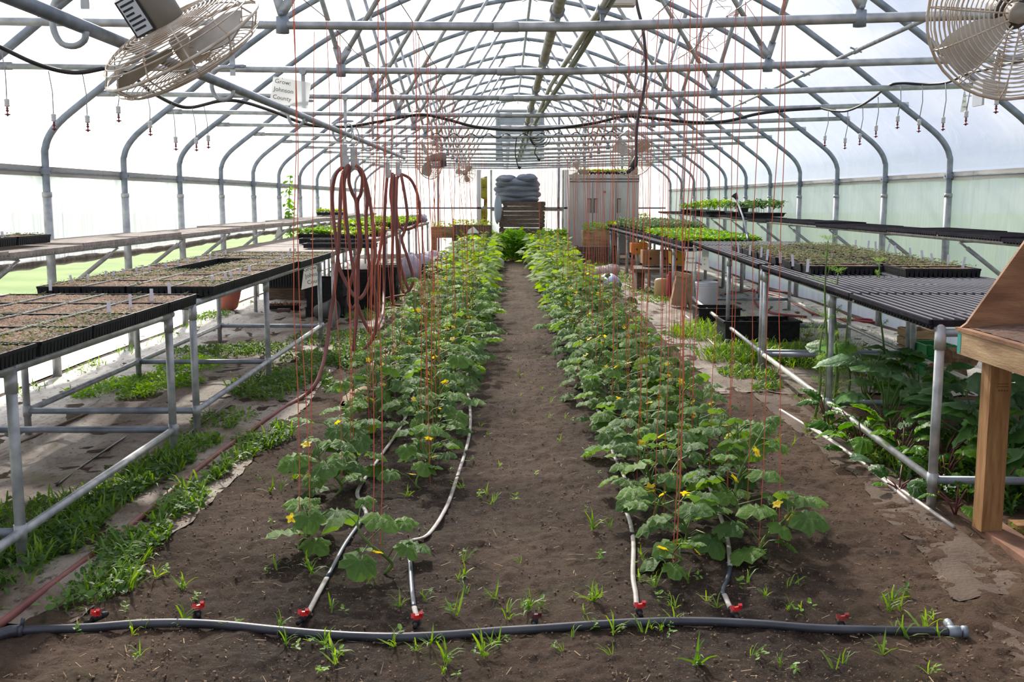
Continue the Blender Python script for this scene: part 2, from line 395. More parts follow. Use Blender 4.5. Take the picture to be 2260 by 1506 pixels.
def soil_material():
    m = bpy.data.materials.new('soil'); m.use_nodes = True; t = m.node_tree; t.nodes.clear()
    out = N(t, 'ShaderNodeOutputMaterial'); b = N(t, 'ShaderNodeBsdfPrincipled'); b.inputs['Roughness'].default_value = .92; b.inputs['Specular IOR Level'].default_value = .25
    g = N(t, 'ShaderNodeNewGeometry'); pos = g.outputs['Position']
    def nz(sc, det=4, dist=0.0, rough=.55):
        n = N(t, 'ShaderNodeTexNoise'); n.inputs['Scale'].default_value = sc; n.inputs['Detail'].default_value = det; n.inputs['Distortion'].default_value = dist; n.inputs['Roughness'].default_value = rough
        L(t, pos, n.inputs[0]); return n.outputs['Fac']
    def ramp(f, a, b_):
        r = N(t, 'ShaderNodeMapRange'); r.inputs['From Min'].default_value = a; r.inputs['From Max'].default_value = b_; L(t, f, r.inputs[0]); return r.outputs[0]
    c = mixc(t, ramp(nz(1.1, 5), .35, .65), s2l((72, 55, 42)), s2l((108, 86, 69)))
    sx = N(t, 'ShaderNodeSeparateXYZ'); L(t, pos, sx.inputs[0])
    # moist dark bed soil along the planted rows, dry reddish soil to the right
    def band(x0, w):
        return mth(t, 'SUBTRACT', 1.0, mth(t, 'DIVIDE', mth(t, 'ABSOLUTE', mth(t, 'SUBTRACT', sx.outputs['X'], x0)), w), clamp=True)
    wet = mth(t, 'ADD', band(-.62, .62), band(.82, .55), clamp=True)
    wet = mth(t, 'MULTIPLY', mth(t, 'MULTIPLY', wet, 1.6, clamp=True), ramp(nz(2.3, 4), .15, .5), clamp=True)
    c = mixc(t, mth(t, 'MULTIPLY', wet, .85), c, s2l((47, 34, 26)))
    dry = ramp(sx.outputs['X'], 1.25, 1.9)
    c = mixc(t, mth(t, 'MULTIPLY', dry, .65), c, s2l((128, 98, 78)))
    c = mixc(t, ramp(nz(55, 3, 0, .7), .52, .75), c, s2l((106, 84, 66)))
    c = mixc(t, mth(t, 'MULTIPLY', ramp(nz(160, 2), .66, .72), .8), c, s2l((168, 150, 128)))
    c = mixc(t, mth(t, 'MULTIPLY', ramp(nz(13, 7, 1.2, .7), .50, .36), .7), c, s2l((44, 33, 26)))
    moss = mth(t, 'MULTIPLY', ramp(nz(2.0, 3), .56, .72), .25)
    c = mixc(t, moss, c, s2l((88, 92, 44)))
    L(t, c, b.inputs['Base Color'])
    bp = N(t, 'ShaderNodeBump'); bp.inputs['Strength'].default_value = 1.0; bp.inputs['Distance'].default_value = .022
    L(t, mth(t, 'ADD', nz(95, 8, 0, .75), mth(t, 'MULTIPLY', nz(26, 6, .5, .65), 1.3)), bp.inputs['Height']); L(t, bp.outputs[0], b.inputs['Normal'])
    L(t, b.outputs[0], out.inputs[0]); return m
soil = npobj('floor', np.stack([Xg.ravel(), Yg.ravel(), Zg.ravel()], -1), Fg, soil_material(), smooth=True)
struct(soil); soil['label'] = 'dark brown bare soil floor of the greenhouse'
# outside lawn
lawn_m = mat('lawn', (128, 152, 70), .9, 0, (96, 128, 48), .8, .6, 30)
mb = MB(); ls = 12
mb.add([(-90, -40, -.03), (-4.35, -40, -.03), (-4.35, 29.9, -.03), (-90, 29.9, -.03), (4.95, -40, -.03), (90, -40, -.03), (90, 29.9, -.03), (4.95, 29.9, -.03), (-90, 120, -.03), (90, 120, -.03)],
       [(0,1,2,3),(4,5,6,7),(3,2,7,6,9,8),(1,4,7,2)][:3])
lawn = struct(obj('outdoor_lawn', mb, lawn_m)); lawn['label'] = 'sunlit green lawn outside the left wall'
mb = MB(); pts = []
for i in range(60):
    y = -2+i*.55; w = 1.35+.12*math.sin(i*.9)+.1*math.sin(i*2.3)
    pts += [(-3.92, y, .0+g1(-3.9, y)+.01), (-4.3, y, .02), (-4.4-w, y, .0)]
for i in range(59):
    a = i*3; mb.f += [(a, a+1, a+4, a+3), (a+1, a+2, a+5, a+4)]
mb.v = pts
ws = struct(obj('white_ground_strip', mb, white_sheet, smooth=True)); ws['label'] = 'white ground sheet in full sun just outside the left wall'

# film skins --------------------------------------------------------------
def skin(name, prof, y0, y1, material, bulge, nseg=6):
    yy = []
    for a, b in zip(HY[:-1]+[HY[-1]], HY[1:]+[Y1]):
        yy += [a+(b-a)*k/nseg for k in range(nseg)]
    yy = [y0]+[y for y in yy if y0 < y < y1]+[y1]
    V = []
    for y in yy:
        ph = min(abs(y-h) for h in HY)/(S/2); ph = min(1, ph)
        for i, p in enumerate(prof):
            t = prof[min(i+1, len(prof)-1)]-prof[max(i-1, 0)]; n = Vector((t.z, 0, -t.x)).normalized()
            if n.dot(Vector((p.x-CX, 0, p.z-2.0))) < 0: n = -n
            wv = .02*(float(vnoise(p.x*2+y*1.3, p.z*2+y*.9))-.5)*ph
            q = p+n*(.035-bulge*math.sin(ph*math.pi/2)+wv); V.append((q.x, y, q.z))
    k = len(prof); F = [(i*k+j, i*k+j+1, (i+1)*k+j+1, (i+1)*k+j) for i in range(len(yy)-1) for j in range(k-1)]
    o = npobj(name, np.array(V), np.array(F), material, smooth=True); return struct(o)
upper = [p for p in arch_full if p.z > 1.76]
o = skin('ceiling', upper, Y0, Y1, film_roof, .03); o['label'] = 'clear plastic film stretched over the hoops as roof'
o = skin('wall_right', [Vector((CX+HW, 0, z)) for z in (0.0, .4, .8, 1.2, 1.5, 1.76)], Y0, Y1, film_side, -.03); o['label'] = 'pale translucent film side wall on the right'
o = skin('wall_left', [Vector((CX-HW, 0, z)) for z in (.99, 1.15, 1.35, 1.55, 1.76)], Y0, Y1, film_side, -.03); o['label'] = 'translucent film side wall on the left, rolled up at its foot'
def end_wall(name, y, lab, hole=None):
    zh = 2.4
    V = []; F = []; n = 40
    for i in range(n+1):
        x = CX-HW+2*HW*i/n; zt = roof_z(x)+.03
        for j in range(9): V.append((x, y+.015*math.sin(x*9+j), zt*j/8))
    for i in range(n):
        xm = CX-HW+2*HW*(i+.5)/n
        for j in range(8):
            if hole and hole[0] < xm < hole[1] and j < 5: continue
            a = i*9+j; F.append((a, a+1, a+10, a+9))
    o = struct(npobj(name, np.array(V), np.array(F), film_end, smooth=True)); o['label'] = lab
end_wall('wall_back', Y1, 'white translucent film end wall behind the crates and the steel cabinet', (-.73, -.51))
end_wall('wall_front', Y0, 'film end wall behind the viewer')
# hip rails (weathered boards with channel) ---------------------------------
for sx, nm, lab in ((-1, 'trim_1', 'pale weathered hip board with film channel along the left wall'), (1, 'trim_2', 'pale weathered hip board with film channel along the right wall')):
    x = CX+sx*(HW+.045)
    root = bpy.data.objects.new(nm, None); C.objects.link(root); root.location = (x, 5, 1.73); struct(root); root['label'] = lab
    y = Y0; k = 0
    while y < Y1:
        e = min(y+3.66, Y1); m = MB(); m.box2((x-.018, y+.004, 1.692), (x+.018, e-.004, 1.775)); obj('board', m, steel_paint, root); y = e
    m = MB(); m.box2((x-sx*.03, Y0, 1.728), (x-sx*.018, Y1, 1.74)); obj('film_channel', m, galv_d, root)
# rolled up side film and its stub posts on the left
mb = MB(); xr = CX-HW-.09; pts = []; rs = []
for i in range(150):
    y = Y0+(Y1-Y0)*i/149; pts.append((xr, y, .955+.012*math.sin(y*.9))); rs.append(.042+.007*math.sin(i*2.3)+.004*math.sin(i*5.1))
mb.tube(pts, rs, 8)
rolled_m = mat('rolled_film', (150, 140, 126), .6, 0, (108, 98, 86), 6, .6, 20, stretch=(1, 3, 1))
t = thing('rolled_side_curtain', (xr, 10, .95), 'grey-brown rolled-up film curtain running along the foot of the left wall', 'curtain')
obj('roll', mb, rolled_m, t, smooth=True)
for k, y in enumerate((6.3, 9.9, 13.3, 16.8)):
    m = MB(); m.lathe((-4.75, y, -.05), [(.085, 0), (.085, .62), (.075, .66)], 12)
    tag(obj('stub_post', m, mat('concrete', (150, 144, 132), .9, 0, (120, 114, 102), 9), smooth=False), 'short concrete stub post on the grass, %s from the camera' % NTH[k], 'post', 'stub posts outside the left wall')

# hoops ---------------------------------------------------------------------
CH = 1.5+.836
def chord_z(x): return CH+.0+(.0 if x < CX else (x-CX)/3.6*.105)+.012*max(0, -x-.5)
def flat_end(mb, a, b, r=.017):
    """web pipe with pinched flat ends"""
    a, b = Vector(a), Vector(b); d = (b-a); l = d.length; u = d/l; s = u.cross(Vector((0,1,0))).normalized()
    mb.tube([a+u*.10, b-u*.10], r, 8)
    for p, q in ((a, a+u*.11), (b, b-u*.11)):
        mb.bar(p, q, .046, .010, up=(0, 1, 0))
    return mb
vis = 0
for k, y in enumerate(HY):
    n = k-5    # 0 = first chord in view
    if n >= -1: vis += 1
    lab = 'galvanised steel hoop with cross chord and webs, %s from the far end of the house' % NTH[len(HY)-1-k]
    t = thing('hoop_frame', (CX, y, 0), lab, 'hoop', 'hoop frames along the house')
    m = MB(); m.tube([Vector((p.x, y, p.z)) for p in arch_full], .030, 10); obj('arch', m, galv_d, t, smooth=True)
    for sx in (-1, 1):
        m = MB(); m.tube([(CX+sx*HW, y, -.05), (CX+sx*HW, y, 1.55)], .037, 12); m.tube([(CX+sx*HW, y, 1.52), (CX+sx*HW, y, 1.56)], .040, 12); obj('post_sleeve', m, galv, t, smooth=True)
        m = MB(); m.box((CX+sx*(HW+.0), y, 1.733), (.085, .085, .05)); m.tube([(CX+sx*(HW-.05), y, 1.733), (CX+sx*(HW+.07), y, 1.733)], .01, 6); obj('hip_clamp', m, galv_d, t)
    if n >= -3:
        xl = CX-3.69; xr_ = CX+3.70
        m = MB(); pts = [(x, y, chord_z(x)) for x in (xl+.09, -2, -1.0, 0.0)]; m.tube(pts, .021, 8); m.bar((xl-.03, y, chord_z(xl)), (xl+.12, y, chord_z(xl)), .010, .05); obj('chord', m, galv, t, smooth=True)
        m = MB(); pts = [(x, y, chord_z(x)) for x in (-.03, CX, 2.0, xr_-.09)]; m.tube(pts, .0245, 8); m.tube([(-.06, y, chord_z(0)), (.06, y, chord_z(0))], .0265, 8); m.bar((xr_-.12, y, chord_z(xr_)), (xr_+.03, y, chord_z(xr_)), .010, .05); obj('chord', m, galv, t, smooth=True)
        for sx in (-1, 1):
            xn = CX+sx*1.41; zn = chord_z(xn)+.05
            for ue, he in ((1.78, 2.17), (.34, 2.60)):
                m = flat_end(MB(), (xn, y+.012*(1 if ue > 1 else -1), zn), (CX+sx*ue, y, 1.5+he)); obj('web_brace', m, galv, t, smooth=True)
            m = MB(); m.tube([(xn, y, zn-.09), (xn, y, zn-.012)], .033, 8); m.tube([(xn, y-.04, zn), (xn, y+.04, zn)], .013, 6); obj('node_clamp', m, galv_d, t, smooth=True)
# ridge pipe, side purlins ----------------------------------------------------
m = MB(); m.tube([(CX, Y0, 4.10), (CX, Y1, 4.10)], .021, 8); t = thing('ridge_purlin', (CX, 12, 4.1), 'long ridge pipe under the peak of the roof', 'pipe')
obj('pipe', m, galv_d, t, smooth=True)
for y in HY[5:]:
    m = MB(); m.bar((CX-.10, y, 4.10), (CX, y, 4.145), .03, .006); m.bar((CX, y, 4.145), (CX+.10, y, 4.10), .03, .006); obj('ridge_bracket', m, galv_d, t)
for (xa, za, xb, zb, ya, yb, lab) in ((2.95, 3.15, 2.1, 3.15, 5.4, 18, 'thin diagonal wind brace pipe under the right roof slope'), (-2.35, 3.1, -1.6, 3.3, 5.4, 18, 'thin diagonal wind brace pipe under the left roof slope')): pass
# diagonal wind brace right: from near the rail of the second hoop up to the ridge
pa = P(2060, 28, 8.3); pb = P(1560, 268, 19.0)
for a, b, lab in ((P(2075, 28, 7.0), P(1555, 262, 18.2), 'slender wind brace pipe clamped across the hoops under the right roof slope'),
                  (P(820, 0, 16.0), P(740, 40, 14.5), None)):
    if not lab: continue
    a.z = min(a.z, roof_z(a.x)-.06); b.z = min(b.z, roof_z(b.x)-.06)
    t = thing('wind_brace', a, lab, 'pipe'); m = MB(); m.tube([a, b], .017, 8); obj('pipe', m, galv, t, smooth=True)
    for y in HY:
        if a.y < y < b.y:
            q = a+(b-a)*((y-a.y)/(b.y-a.y)); m = MB(); m.bar(q+Vector((-.05, 0, .03)), q+Vector((.05, 0, -.01)), .012, .012); m.tube([q+Vector((0, -.03, 0)), q+Vector((0, .03, 0))], .024, 8); obj('pipe_clamp', m, galv_d, t)
# long pipes over the chords -----------------------------------------------
def long_pipe(name, pts, r, m_, lab, clamps=(), cat='pipe'):
    t = thing(name, pts[0], lab, cat); m = MB(); m.tube(pts, r, 10); obj('pipe', m, m_, t, smooth=True)
    for q in clamps:
        m = MB(); m.tube([(q[0], q[1]-.03, q[2]), (q[0], q[1]+.03, q[2])], r+.009, 10); m.box((q[0], q[1], q[2]-.02), (.02, .03, .10)); obj('pipe_clamp', m, galv_d, t)
    return t
zc = CH+.075
long_pipe('supply_pipe', [(.25, 1.2, zc), (.25, 14.5, zc), (.25, 25.3, zc)], .029, pipe_white, 'thick galvanised supply pipe clamped along the chords near the middle', [(.25, y, zc) for y in HY[4:-3]])
long_pipe('conduit', [(.50, 1.2, zc+.02), (.47, 5.2, zc+.02), (.37, 8.8, zc+.02), (.34, 12.5, zc+.01)], .019, pipe_white, 'thin conduit between two thicker pipes over the chords', [(.47, 5.3, zc+.01)])
long_pipe('water_pipe', smooth_path([(.56, 1.2, zc+.03), (.50, 5.3, zc+.03), (.46, 7.1, zc), (.38, 10.8, zc-.01), (.33, 14.4, zc-.02), (.30, 25.2, zc-.02)], 4), .020, mat('conduit_green', (150, 156, 140), .5, .3), 'rightmost of the three long pipes over the chords')
m = MB()
# trolley pipe on the left, carried by hooks
XT, ZT = -1.36, 2.05
pp = [(XT, 1.0, ZT), (XT, 6, ZT), (XT, 14.3, ZT)]
t = thing('hanging_pipe', (XT, 6, ZT), 'long galvanised pipe hung on hooks below the chords at left', 'pipe'); m = MB(); m.tube(pp, .022, 10); obj('pipe', m, galv_d, t, smooth=True)
for k, y in enumerate(HY[4:11]):
    nm = thing('pipe_hook', (XT, y, CH), 'curled steel hook carrying the hanging pipe, %s from the camera' % NTH[k], 'hook', 'hooks under the chords')
    m = MB(); m.bar((XT+.02, y, CH+.02), (XT+.02, y, CH-.235), .026, .006, up=(0, 1, 0)); m.tube([(XT+.02, y-.022, CH+.0), (XT+.02, y+.022, CH)], .024, 8); obj('strap', m, galv, nm)
    a = [(.03, -.225), (-.03, -.225), (-.075, -.245), (-.085, -.29), (-.082, -.335), (-.06, -.372), (-.02, -.38), (.012, -.362), (.018, -.335)]
    m = MB(); m.tube(smooth_path([(XT+u, y, CH+v+.03) for u, v in a], 3), .011, 6); obj('hook', m, galv, nm, smooth=True)
    m = MB(); m.tube([(XT+.0, y, CH-.19), (XT+.075, y, CH-.19)], .010, 6); m.lathe((XT+.07, y, CH-.19), [(.017, -.006), (.017, .006)], 6); obj('bolt', m, galv_d, nm)
# end wall studs, door gap, louver ------------------------------------------
ye = Y1-.06
def stud(x0, x1, z0, z1, m_=steel_paint, w=.03):
    m = MB(); m.box2((x0, ye-w, z0), (x1, ye, z1)); return m
t = bpy.data.objects.new('trim_3', None); C.objects.link(t); t.location = (0, ye, 0); struct(t); t['label'] = 'pale framing of the end wall'
for px in (967, 1233, 1290, 1507, 1372): 
    x = P(px, 430, ye).x; obj('stud', stud(x-.03, x+.03, 0, roof_z(x)-.05, galv_d), galv_d, t)
for px in (1057, 1250):
    x = P(px, 430, ye).x; obj('door_jamb', stud(x-.06, x+.06, 0, 2.3), mat('white_paint', (226, 226, 220), .6), t)
for zz in (1.26, 2.42): obj('girt', stud(CX-HW+.1, CX+HW-.1, zz-.025, zz+.025, galv_d), galv_d, t)
door_m = film_mat('film_door', .12, bump=.15)
m = MB(); xa, xb = P(1082, 430, ye).x, P(1245, 430, ye).x
d = bpy.data.objects.new('door_1', None); C.objects.link(d); d.location = (xa, Y1-.03, 0); struct(d); d['label'] = 'white film sliding door panel behind the crate stack'
m = MB(); m.box2((xa, Y1-.04, .03), (xb, Y1-.034, 2.3)); obj('door_panel', m, door_m, d)
for q in (((xa, .03), (xa+.05, 2.3)), ((xb-.05, .03), (xb, 2.3)), ((xa+.05, 1.18), (xb-.05, 1.24))):
    m = MB(); m.box2((q[0][0], Y1-.055, q[0][1]), (q[1][0], Y1-.03, q[1][1])); obj('door_frame', m, steel_paint, d)
# louver in the gable
a, b = P(1094, 242, 28.9), P(1201, 356, 28.9)
t = thing('gable_louver', (a.x, 28.9, b.z), 'large grey slatted shutter panel in the end gable', 'shutter')
m = MB(); fr = .05
for q in (((a.x, b.z), (a.x+fr, a.z)), ((b.x-fr, b.z), (b.x, a.z)), ((a.x, a.z-fr), (b.x, a.z)), ((a.x, b.z), (b.x, b.z+fr))): m.box2((q[0][0], 28.88, q[0][1]), (q[1][0], 28.95, q[1][1]))
louv = mat('louver_grey', (176, 182, 184), .5, .2, (158, 164, 168), 3)
obj('frame', m, louv, t)
ns = 13
for i in range(ns):
    z = b.z+.05+(a.z-b.z-.1)*(i+.5)/ns; m = MB(); m.box(((a.x+b.x)/2, 28.93, z), (b.x-a.x-.1, .012, (a.z-b.z-.1)/ns*1.04), Matrix.Rotation(R(-5), 3, 'X')); obj('slat', m, louv, t)
# yellow green foliage seen through the door gap
mb = MB()
for i in range(90):
    mb.blob((random.uniform(-1.6, .2), random.uniform(33.0, 35.0), random.uniform(.2, 3.6)), (.22, .22, .2), i, 6, 4)
t = thing('outdoor_shrub', (-.7, 34, 0), 'yellow-green shrub seen through the gap beside the end door', 'shrub')
obj('foliage', mb, mat('shrub_leaf', (176, 180, 52), .6, 0, (116, 130, 40), 3, trans=.3), t)
m = MB(); m.tube([(-.7, 34, -.05), (-.65, 34, 1.6)], .06, 6); obj('trunk', m, wood_old, t)
# ================================================================ BENCHES
def panel_mesh(name, lx, ly, along, pitch, m, wslat=.009, h=.018, ridge=None, teeth=True):
    """moulded bench-top panel: slats every `pitch`, cross ribs below; local, centred, top at z=0"""
    mb = MB()
    if along == 'y':
        n = int(lx/pitch)
        for i in range(n+1): mb.box((-lx/2+lx*i/n, 0, -h/2), (wslat, ly, h))
        for j in range(int(ly/.15)+1): mb.box((0, -ly/2+ly*j/int(ly/.15), -h*.75), (lx, .008, h*.45))
    else:
        n = int(ly/pitch)
        for i in range(n+1): mb.box((0, -ly/2+ly*i/n, -h/2), (lx, wslat, h))
        for j in range(int(lx/.12)+1): mb.box((-lx/2+lx*j/int(lx/.12), 0, -h*.75), (.008, ly, h*.45))
    for sx in (-1, 1): mb.box((sx*lx/2, 0, -h*.8), (.014, ly, h*1.6))
    for sy in (-1, 1): mb.box((0, sy*ly/2, -h*.8), (lx, .014, h*1.6))
    # scalloped lower edge teeth on the long sides
    for sx in ((-1, 1) if teeth else ()):
        for j in range(int(ly/.05)): mb.box((sx*lx/2, -ly/2+.025+j*.05, -h*1.9), (.012, .024, h*.9))
    nd = len(mb.f)
    if ridge is not None:  # ridge lines in a pale colour painting the skylight caught by slat tops
        if along == 'y':
            n2 = int(lx/pitch)
            for i in range(n2+1): mb.box((-lx/2+lx*i/n2, 0, .002), (.0045, ly-.03, .006))
            for j in range(3): mb.box((-lx/2+lx*(.2+.3*j), -ly*.3+ly*.3*j, .002), (.16, .006, .005))
        else:
            for i in range(int(ly/pitch)+1): mb.box((0, -ly/2+ly*i/int(ly/pitch), .002), (lx-.03, .008, .006))
    me = bpy.data.meshes.new(name); me.from_pydata(mb.v, [], mb.f); me.materials.append(m)
    if ridge is not None:
        me.materials.append(ridge); me.polygons.foreach_set('material_index', [0 if i < nd else 1 for i in range(len(me.polygons))])
    return me
def bench(name, A, B, width, z, zl, posts, label, side, panel, leg_r=.0225, backposts=None, plen=None, cross=True, end_over=.0, rail_m=None, pz=.03, low=True):
    """A,B = front rail ends (x,y); side=+1 right of axis (extends to +x) or -1"""
    A = Vector((A[0], A[1], 0)); B = Vector((B[0], B[1], 0)); u = (B-A).normalized(); v = Vector((u.y, -u.x, 0))*side
    Ln = (B-A).length; rm = rail_m or galv
    t = thing(name, (A+B)/2+v*width/2, label, 'bench')
    def pt(s, w, zz): q = A+u*s+v*w; return Vector((q.x, q.y, zz))
    for w in (0, width):
        m = MB(); m.tube([pt(-end_over, w, z), pt(Ln+end_over, w, z)], leg_r*.95, 10); obj('top_rail', m, rm, t, smooth=True)
        if low:
            m = MB(); m.tube([pt(0, w, zl), pt(Ln, w, zl)], leg_r*.9, 10); obj('lower_rail', m, rm, t, smooth=True)
    for s in posts:
        for w in (0, width):
            q = pt(s, w, 0); m = MB(); m.tube([(q.x, q.y, g1(q.x, q.y)-.03), (q.x, q.y, z+.01)], leg_r, 10)
            m.tube([(q.x, q.y, z-.10), (q.x, q.y, z-.015)], leg_r+.004, 10)
            if low: m.tube([(q.x, q.y, zl-.035), (q.x, q.y, zl+.035)], leg_r+.004, 10)
            obj('leg', m, galv, t, smooth=True)
        m = MB(); m.tube([pt(s, 0, z-.02), pt(s, width, z-.02)], leg_r*.85, 8); 
        obj('cross_rail', m, galv_d, t, smooth=True)
        if cross:
            m = MB(); m.tube([pt(s, 0, zl), pt(s, width, zl)], leg_r*.9, 8); obj('cross_rail', m, galv_d, t, smooth=True)
    n = max(1, round(Ln/1.22)); me = panel_mesh('bench_panel', width+(.06 if len(panel) < 7 else -.03), Ln/n-.01, *panel)
    ang = math.atan2(-u.x, u.y)
    for i in range(n):
        q = pt(Ln*(i+.5)/n, width/2, z+pz+.01+.003*(i % 2)); M = Matrix.Translation(q-wpos(t)) @ Matrix.Rotation(ang+R(.3)*((i % 3)-1), 4, 'Z')
        inst('bench_panel', me, t, M)
    return t, pt, u, v
bench('tube_bench', (-1.98, 3.6), (-1.96, 6.14), 1.08, .832, .155, (.55, 2.48), 'nearest left galvanised tube bench, loaded with brown seedling trays', -1, ('y', .036, black_pl, .009, .008, None, False), pz=.022)
bench('tube_bench', (-1.98, 6.62), (-1.98, 11.3), 1.08, .846, .160, (0, 2.05, 4.55), 'second left galvanised tube bench with seedling trays and a paper sign on its far end', -1, ('y', .036, black_pl, .009, .008, None, False), end_over=.12, pz=.022)
bench('tube_bench', (-2.03, 12.25), (-2.02, 19.6), 1.35, .86, .2, (.1, 1.9, 3.7, 5.5, 7.3), 'third left bench with a bare dusty striped top and black trays', -1, ('x', .05, grey_pl, .028, .02), cross=False, low=False)
bench('tube_bench', (-2.0, 19.8), (-1.95, 26.4), 1.35, .90, .2, (.1, 1.8, 3.4, 5.0, 6.5), 'far left bench piled with green seedling trays near the end wall', -1, ('x', .05, grey_pl, .028, .02), cross=False, low=False)
bench('tube_bench', (2.06, 4.94), (2.25, 9.12), 1.28, .892, .155, (0, 1.96, 4.14), 'nearest right tube bench with a bare dark slatted top, its corner beside the potting table', 1, ('y', .050, dark_pl, .042, .02, mat('slat_ridge_skylit', (150, 150, 156), .5)), rail_m=pipe_white)
bench('tube_bench', (2.26, 9.24), (2.55, 14.25), 1.28, .895, .158, (0, 1.95, 5.0), 'second right tube bench with a white bucket beneath its far end', 1, ('y', .050, dark_pl, .042, .02, mat('slat_ridge_skylit', (150, 150, 156), .5)), rail_m=pipe_white)
bench('tube_bench', (2.48, 14.5), (2.42, 26.6), 1.28, .79, .2, (1.0, 2.2, 3.6, 5.2, 6.8, 8.4, 10, 11.8), 'long far right bench crowded with bright green seedling trays', 1, ('y', .050, dark_pl, .042, .02, mat('slat_ridge_skylit', (150, 150, 156), .5)), cross=False, low=False, leg_r=.03)
# wall shelves on braces
def shelf(x_front, x_wall, z, y0, y1, side, m, label, ramp=0):
    t = thing('wall_shelf', ((x_front+x_wall)/2, (y0+y1)/2, z), label, 'shelf')
    r = MB(); r.tube([(x_front, y0, z), (x_front, y1, z)], .021, 10); obj('front_rail', r, pipe_white if side > 0 else galv, t, smooth=True)
    r = MB(); r.tube([(x_wall-side*.06, y0, z), (x_wall-side*.06, y1, z)], .017, 8); obj('back_rail', r, galv_d, t, smooth=True)
    w = abs(x_wall-x_front)
    for y in HY[4:]:
        if y0 < y < y1:
            r = MB(); xb = CX+side*(HW-.02)
            a = Vector((x_front, y, z-.03)); b = Vector((xb, y, .66)); r.tube([a+(b-a)*.1, b], .019, 8); r.bar(a, a+(b-a)*.13, .010, .045, up=(0, 1, 0)); obj('brace', r, galv, t, smooth=True)
            r = MB(); r.tube([(x_front, y, z-.02), (x_wall-side*.03, y, z-.02)], .013, 6); obj('bracket', r, galv_d, t, smooth=True)
    n = round((y1-y0)/1.22); me = panel_mesh('shelf_panel', w+.04, (y1-y0)/n-.012, 'x', .05, m, .022 if side < 0 else .012, .016)
    for i in range(n):
        q = Vector(((x_front+x_wall)/2-side*.03, y0+(y1-y0)*(i+.5)/n, z+.045+.010*math.sin(i*1.7)))
        inst('shelf_panel', me, t, Matrix.Translation(q-wpos(t)) @ Matrix.Rotation(R(.6)*math.sin(i*2.3), 4, 'Y') @ Matrix.Rotation(R(.25)*math.sin(i*3.1), 4, 'Z'))
shelf(-3.29, -3.80, 1.12, 3.2, 26.5, -1, grey_pl, 'dusty grey-beige shelf along the left wall carried on slanting braces')
shelf(3.86, 4.44, 1.165, 3.2, 26.5, 1, dark_pl, 'dark slatted shelf along the right wall carried on slanting braces')

# ================================================================ TRAYS
def tray_meshes(nx_, ny_, lx, ly, h, name):
    mb = MB()
    mb.box((0, 0, h-.03), (lx-.02, ly-.02, .004))   # web floor just under the soil
    for sx in (-1, 1):
        mb.box((sx*(lx/2-.004), 0, h-.007), (.008, ly, .014)); mb.box((sx*(lx/2-.010), 0, h-.018), (.004, ly-.02, .03))
    for sy in (-1, 1):
        mb.box((0, sy*(ly/2-.004), h-.007), (lx, .008, .014)); mb.box((0, sy*(ly/2-.010), h-.018), (lx-.02, .004, .03))
    for i in range(1, nx_): mb.box((-lx/2+lx*i/nx_, 0, h-.0115), (.003, ly-.01, .006))
    for j in range(1, ny_): mb.box((0, -ly/2+ly*j/ny_, h-.0115), (lx-.01, .003, .006))
    # cell cups round the rim
    cx, cy = lx/nx_, ly/ny_
    for i in range(nx_):
        for j in range(ny_):
            if i in (0, nx_-1) or j in (0, ny_-1):
                mb.box((-lx/2+cx*(i+.5), -ly/2+cy*(j+.5), (h-.014)/2), (cx*.86, cy*.86, h-.014), taper=.72)
    me = bpy.data.meshes.new(name); me.from_pydata(mb.v, [], mb.f); me.materials.append(black_pl)
    nxg, nyg = 24, 44
    X = np.linspace(-lx/2+.012, lx/2-.012, nxg); Y = np.linspace(-ly/2+.012, ly/2-.012, nyg); XX, YY = np.meshgrid(X, Y)
    fx = (XX+lx/2)/cx % 1; fy = (YY+ly/2)/cy % 1
    ZZ = h-.010+.006*rng.random(XX.shape)-.006*((fx < .12) | (fy < .12))
    id_ = np.arange(nxg*nyg).reshape(nyg, nxg); F = np.stack([id_[:-1,:-1], id_[:-1,1:], id_[1:,1:], id_[1:,:-1]], -1).reshape(-1, 4)
    so_ = npmesh(name+'_soil', np.stack([XX.ravel(), YY.ravel(), ZZ.ravel()], -1), F, soil_tray)
    return me, so_
leaf_tv = np.array([(0,0,0),(.32,.35,.06),(.22,.85,.03),(0,1,-.04),(-.22,.85,.03),(-.32,.35,.06),(0,.5,-.02)])
leaf_tf = np.array([(0,1,6),(1,2,6),(2,3,6),(3,4,6),(4,5,6),(5,0,6)])
def sprouts(nx_, ny_, lx, ly, h, prob, size, hh, seed, m, nl=2, spread=0.0, pitch_=.25):
    r = np.random.default_rng(seed); pos = []; yaw = []; 
    for i in range(nx_):
        for j in range(ny_):
            if r.random() > prob: continue
            x = -lx/2+lx*(i+.5)/nx_+r.normal()*.003; y = -ly/2+ly*(j+.5)/ny_+r.normal()*.003; a = r.random()*6.28; z = hh*(.6+.7*r.random())
            for k in range(nl):
                pos.append((x+spread*r.normal(), y+spread*r.normal(), h+z*(.35+.65*r.random() if nl > 2 else 1))); yaw.append(a+k*6.283/nl+r.normal()*.2)
    n = len(pos); pos = np.array(pos); yaw = np.array(yaw)
    V, F = rep(leaf_tv, leaf_tf, rotmats(yaw, r.normal(pitch_, .3, n), r.normal(0, .3, n), size*(.7+.6*r.random(n))), pos)
    return npmesh('seedlings', V, F, m)
def stems_mesh(pos_list, m): pass
TA = tray_meshes(8, 16, .28, .54, .062, 'cell_tray')      # long side along y
TB = tray_meshes(16, 8, .54, .28, .062, 'cell_tray')      # long side across
TO = tray_meshes(6, 4, .54, .28, .062, 'cell_tray')
SA = [sprouts(8, 16, .28, .54, .060, p, .017, .010, 11+i, leaf_s) for i, p in enumerate((.8, .35, .12, .6))]
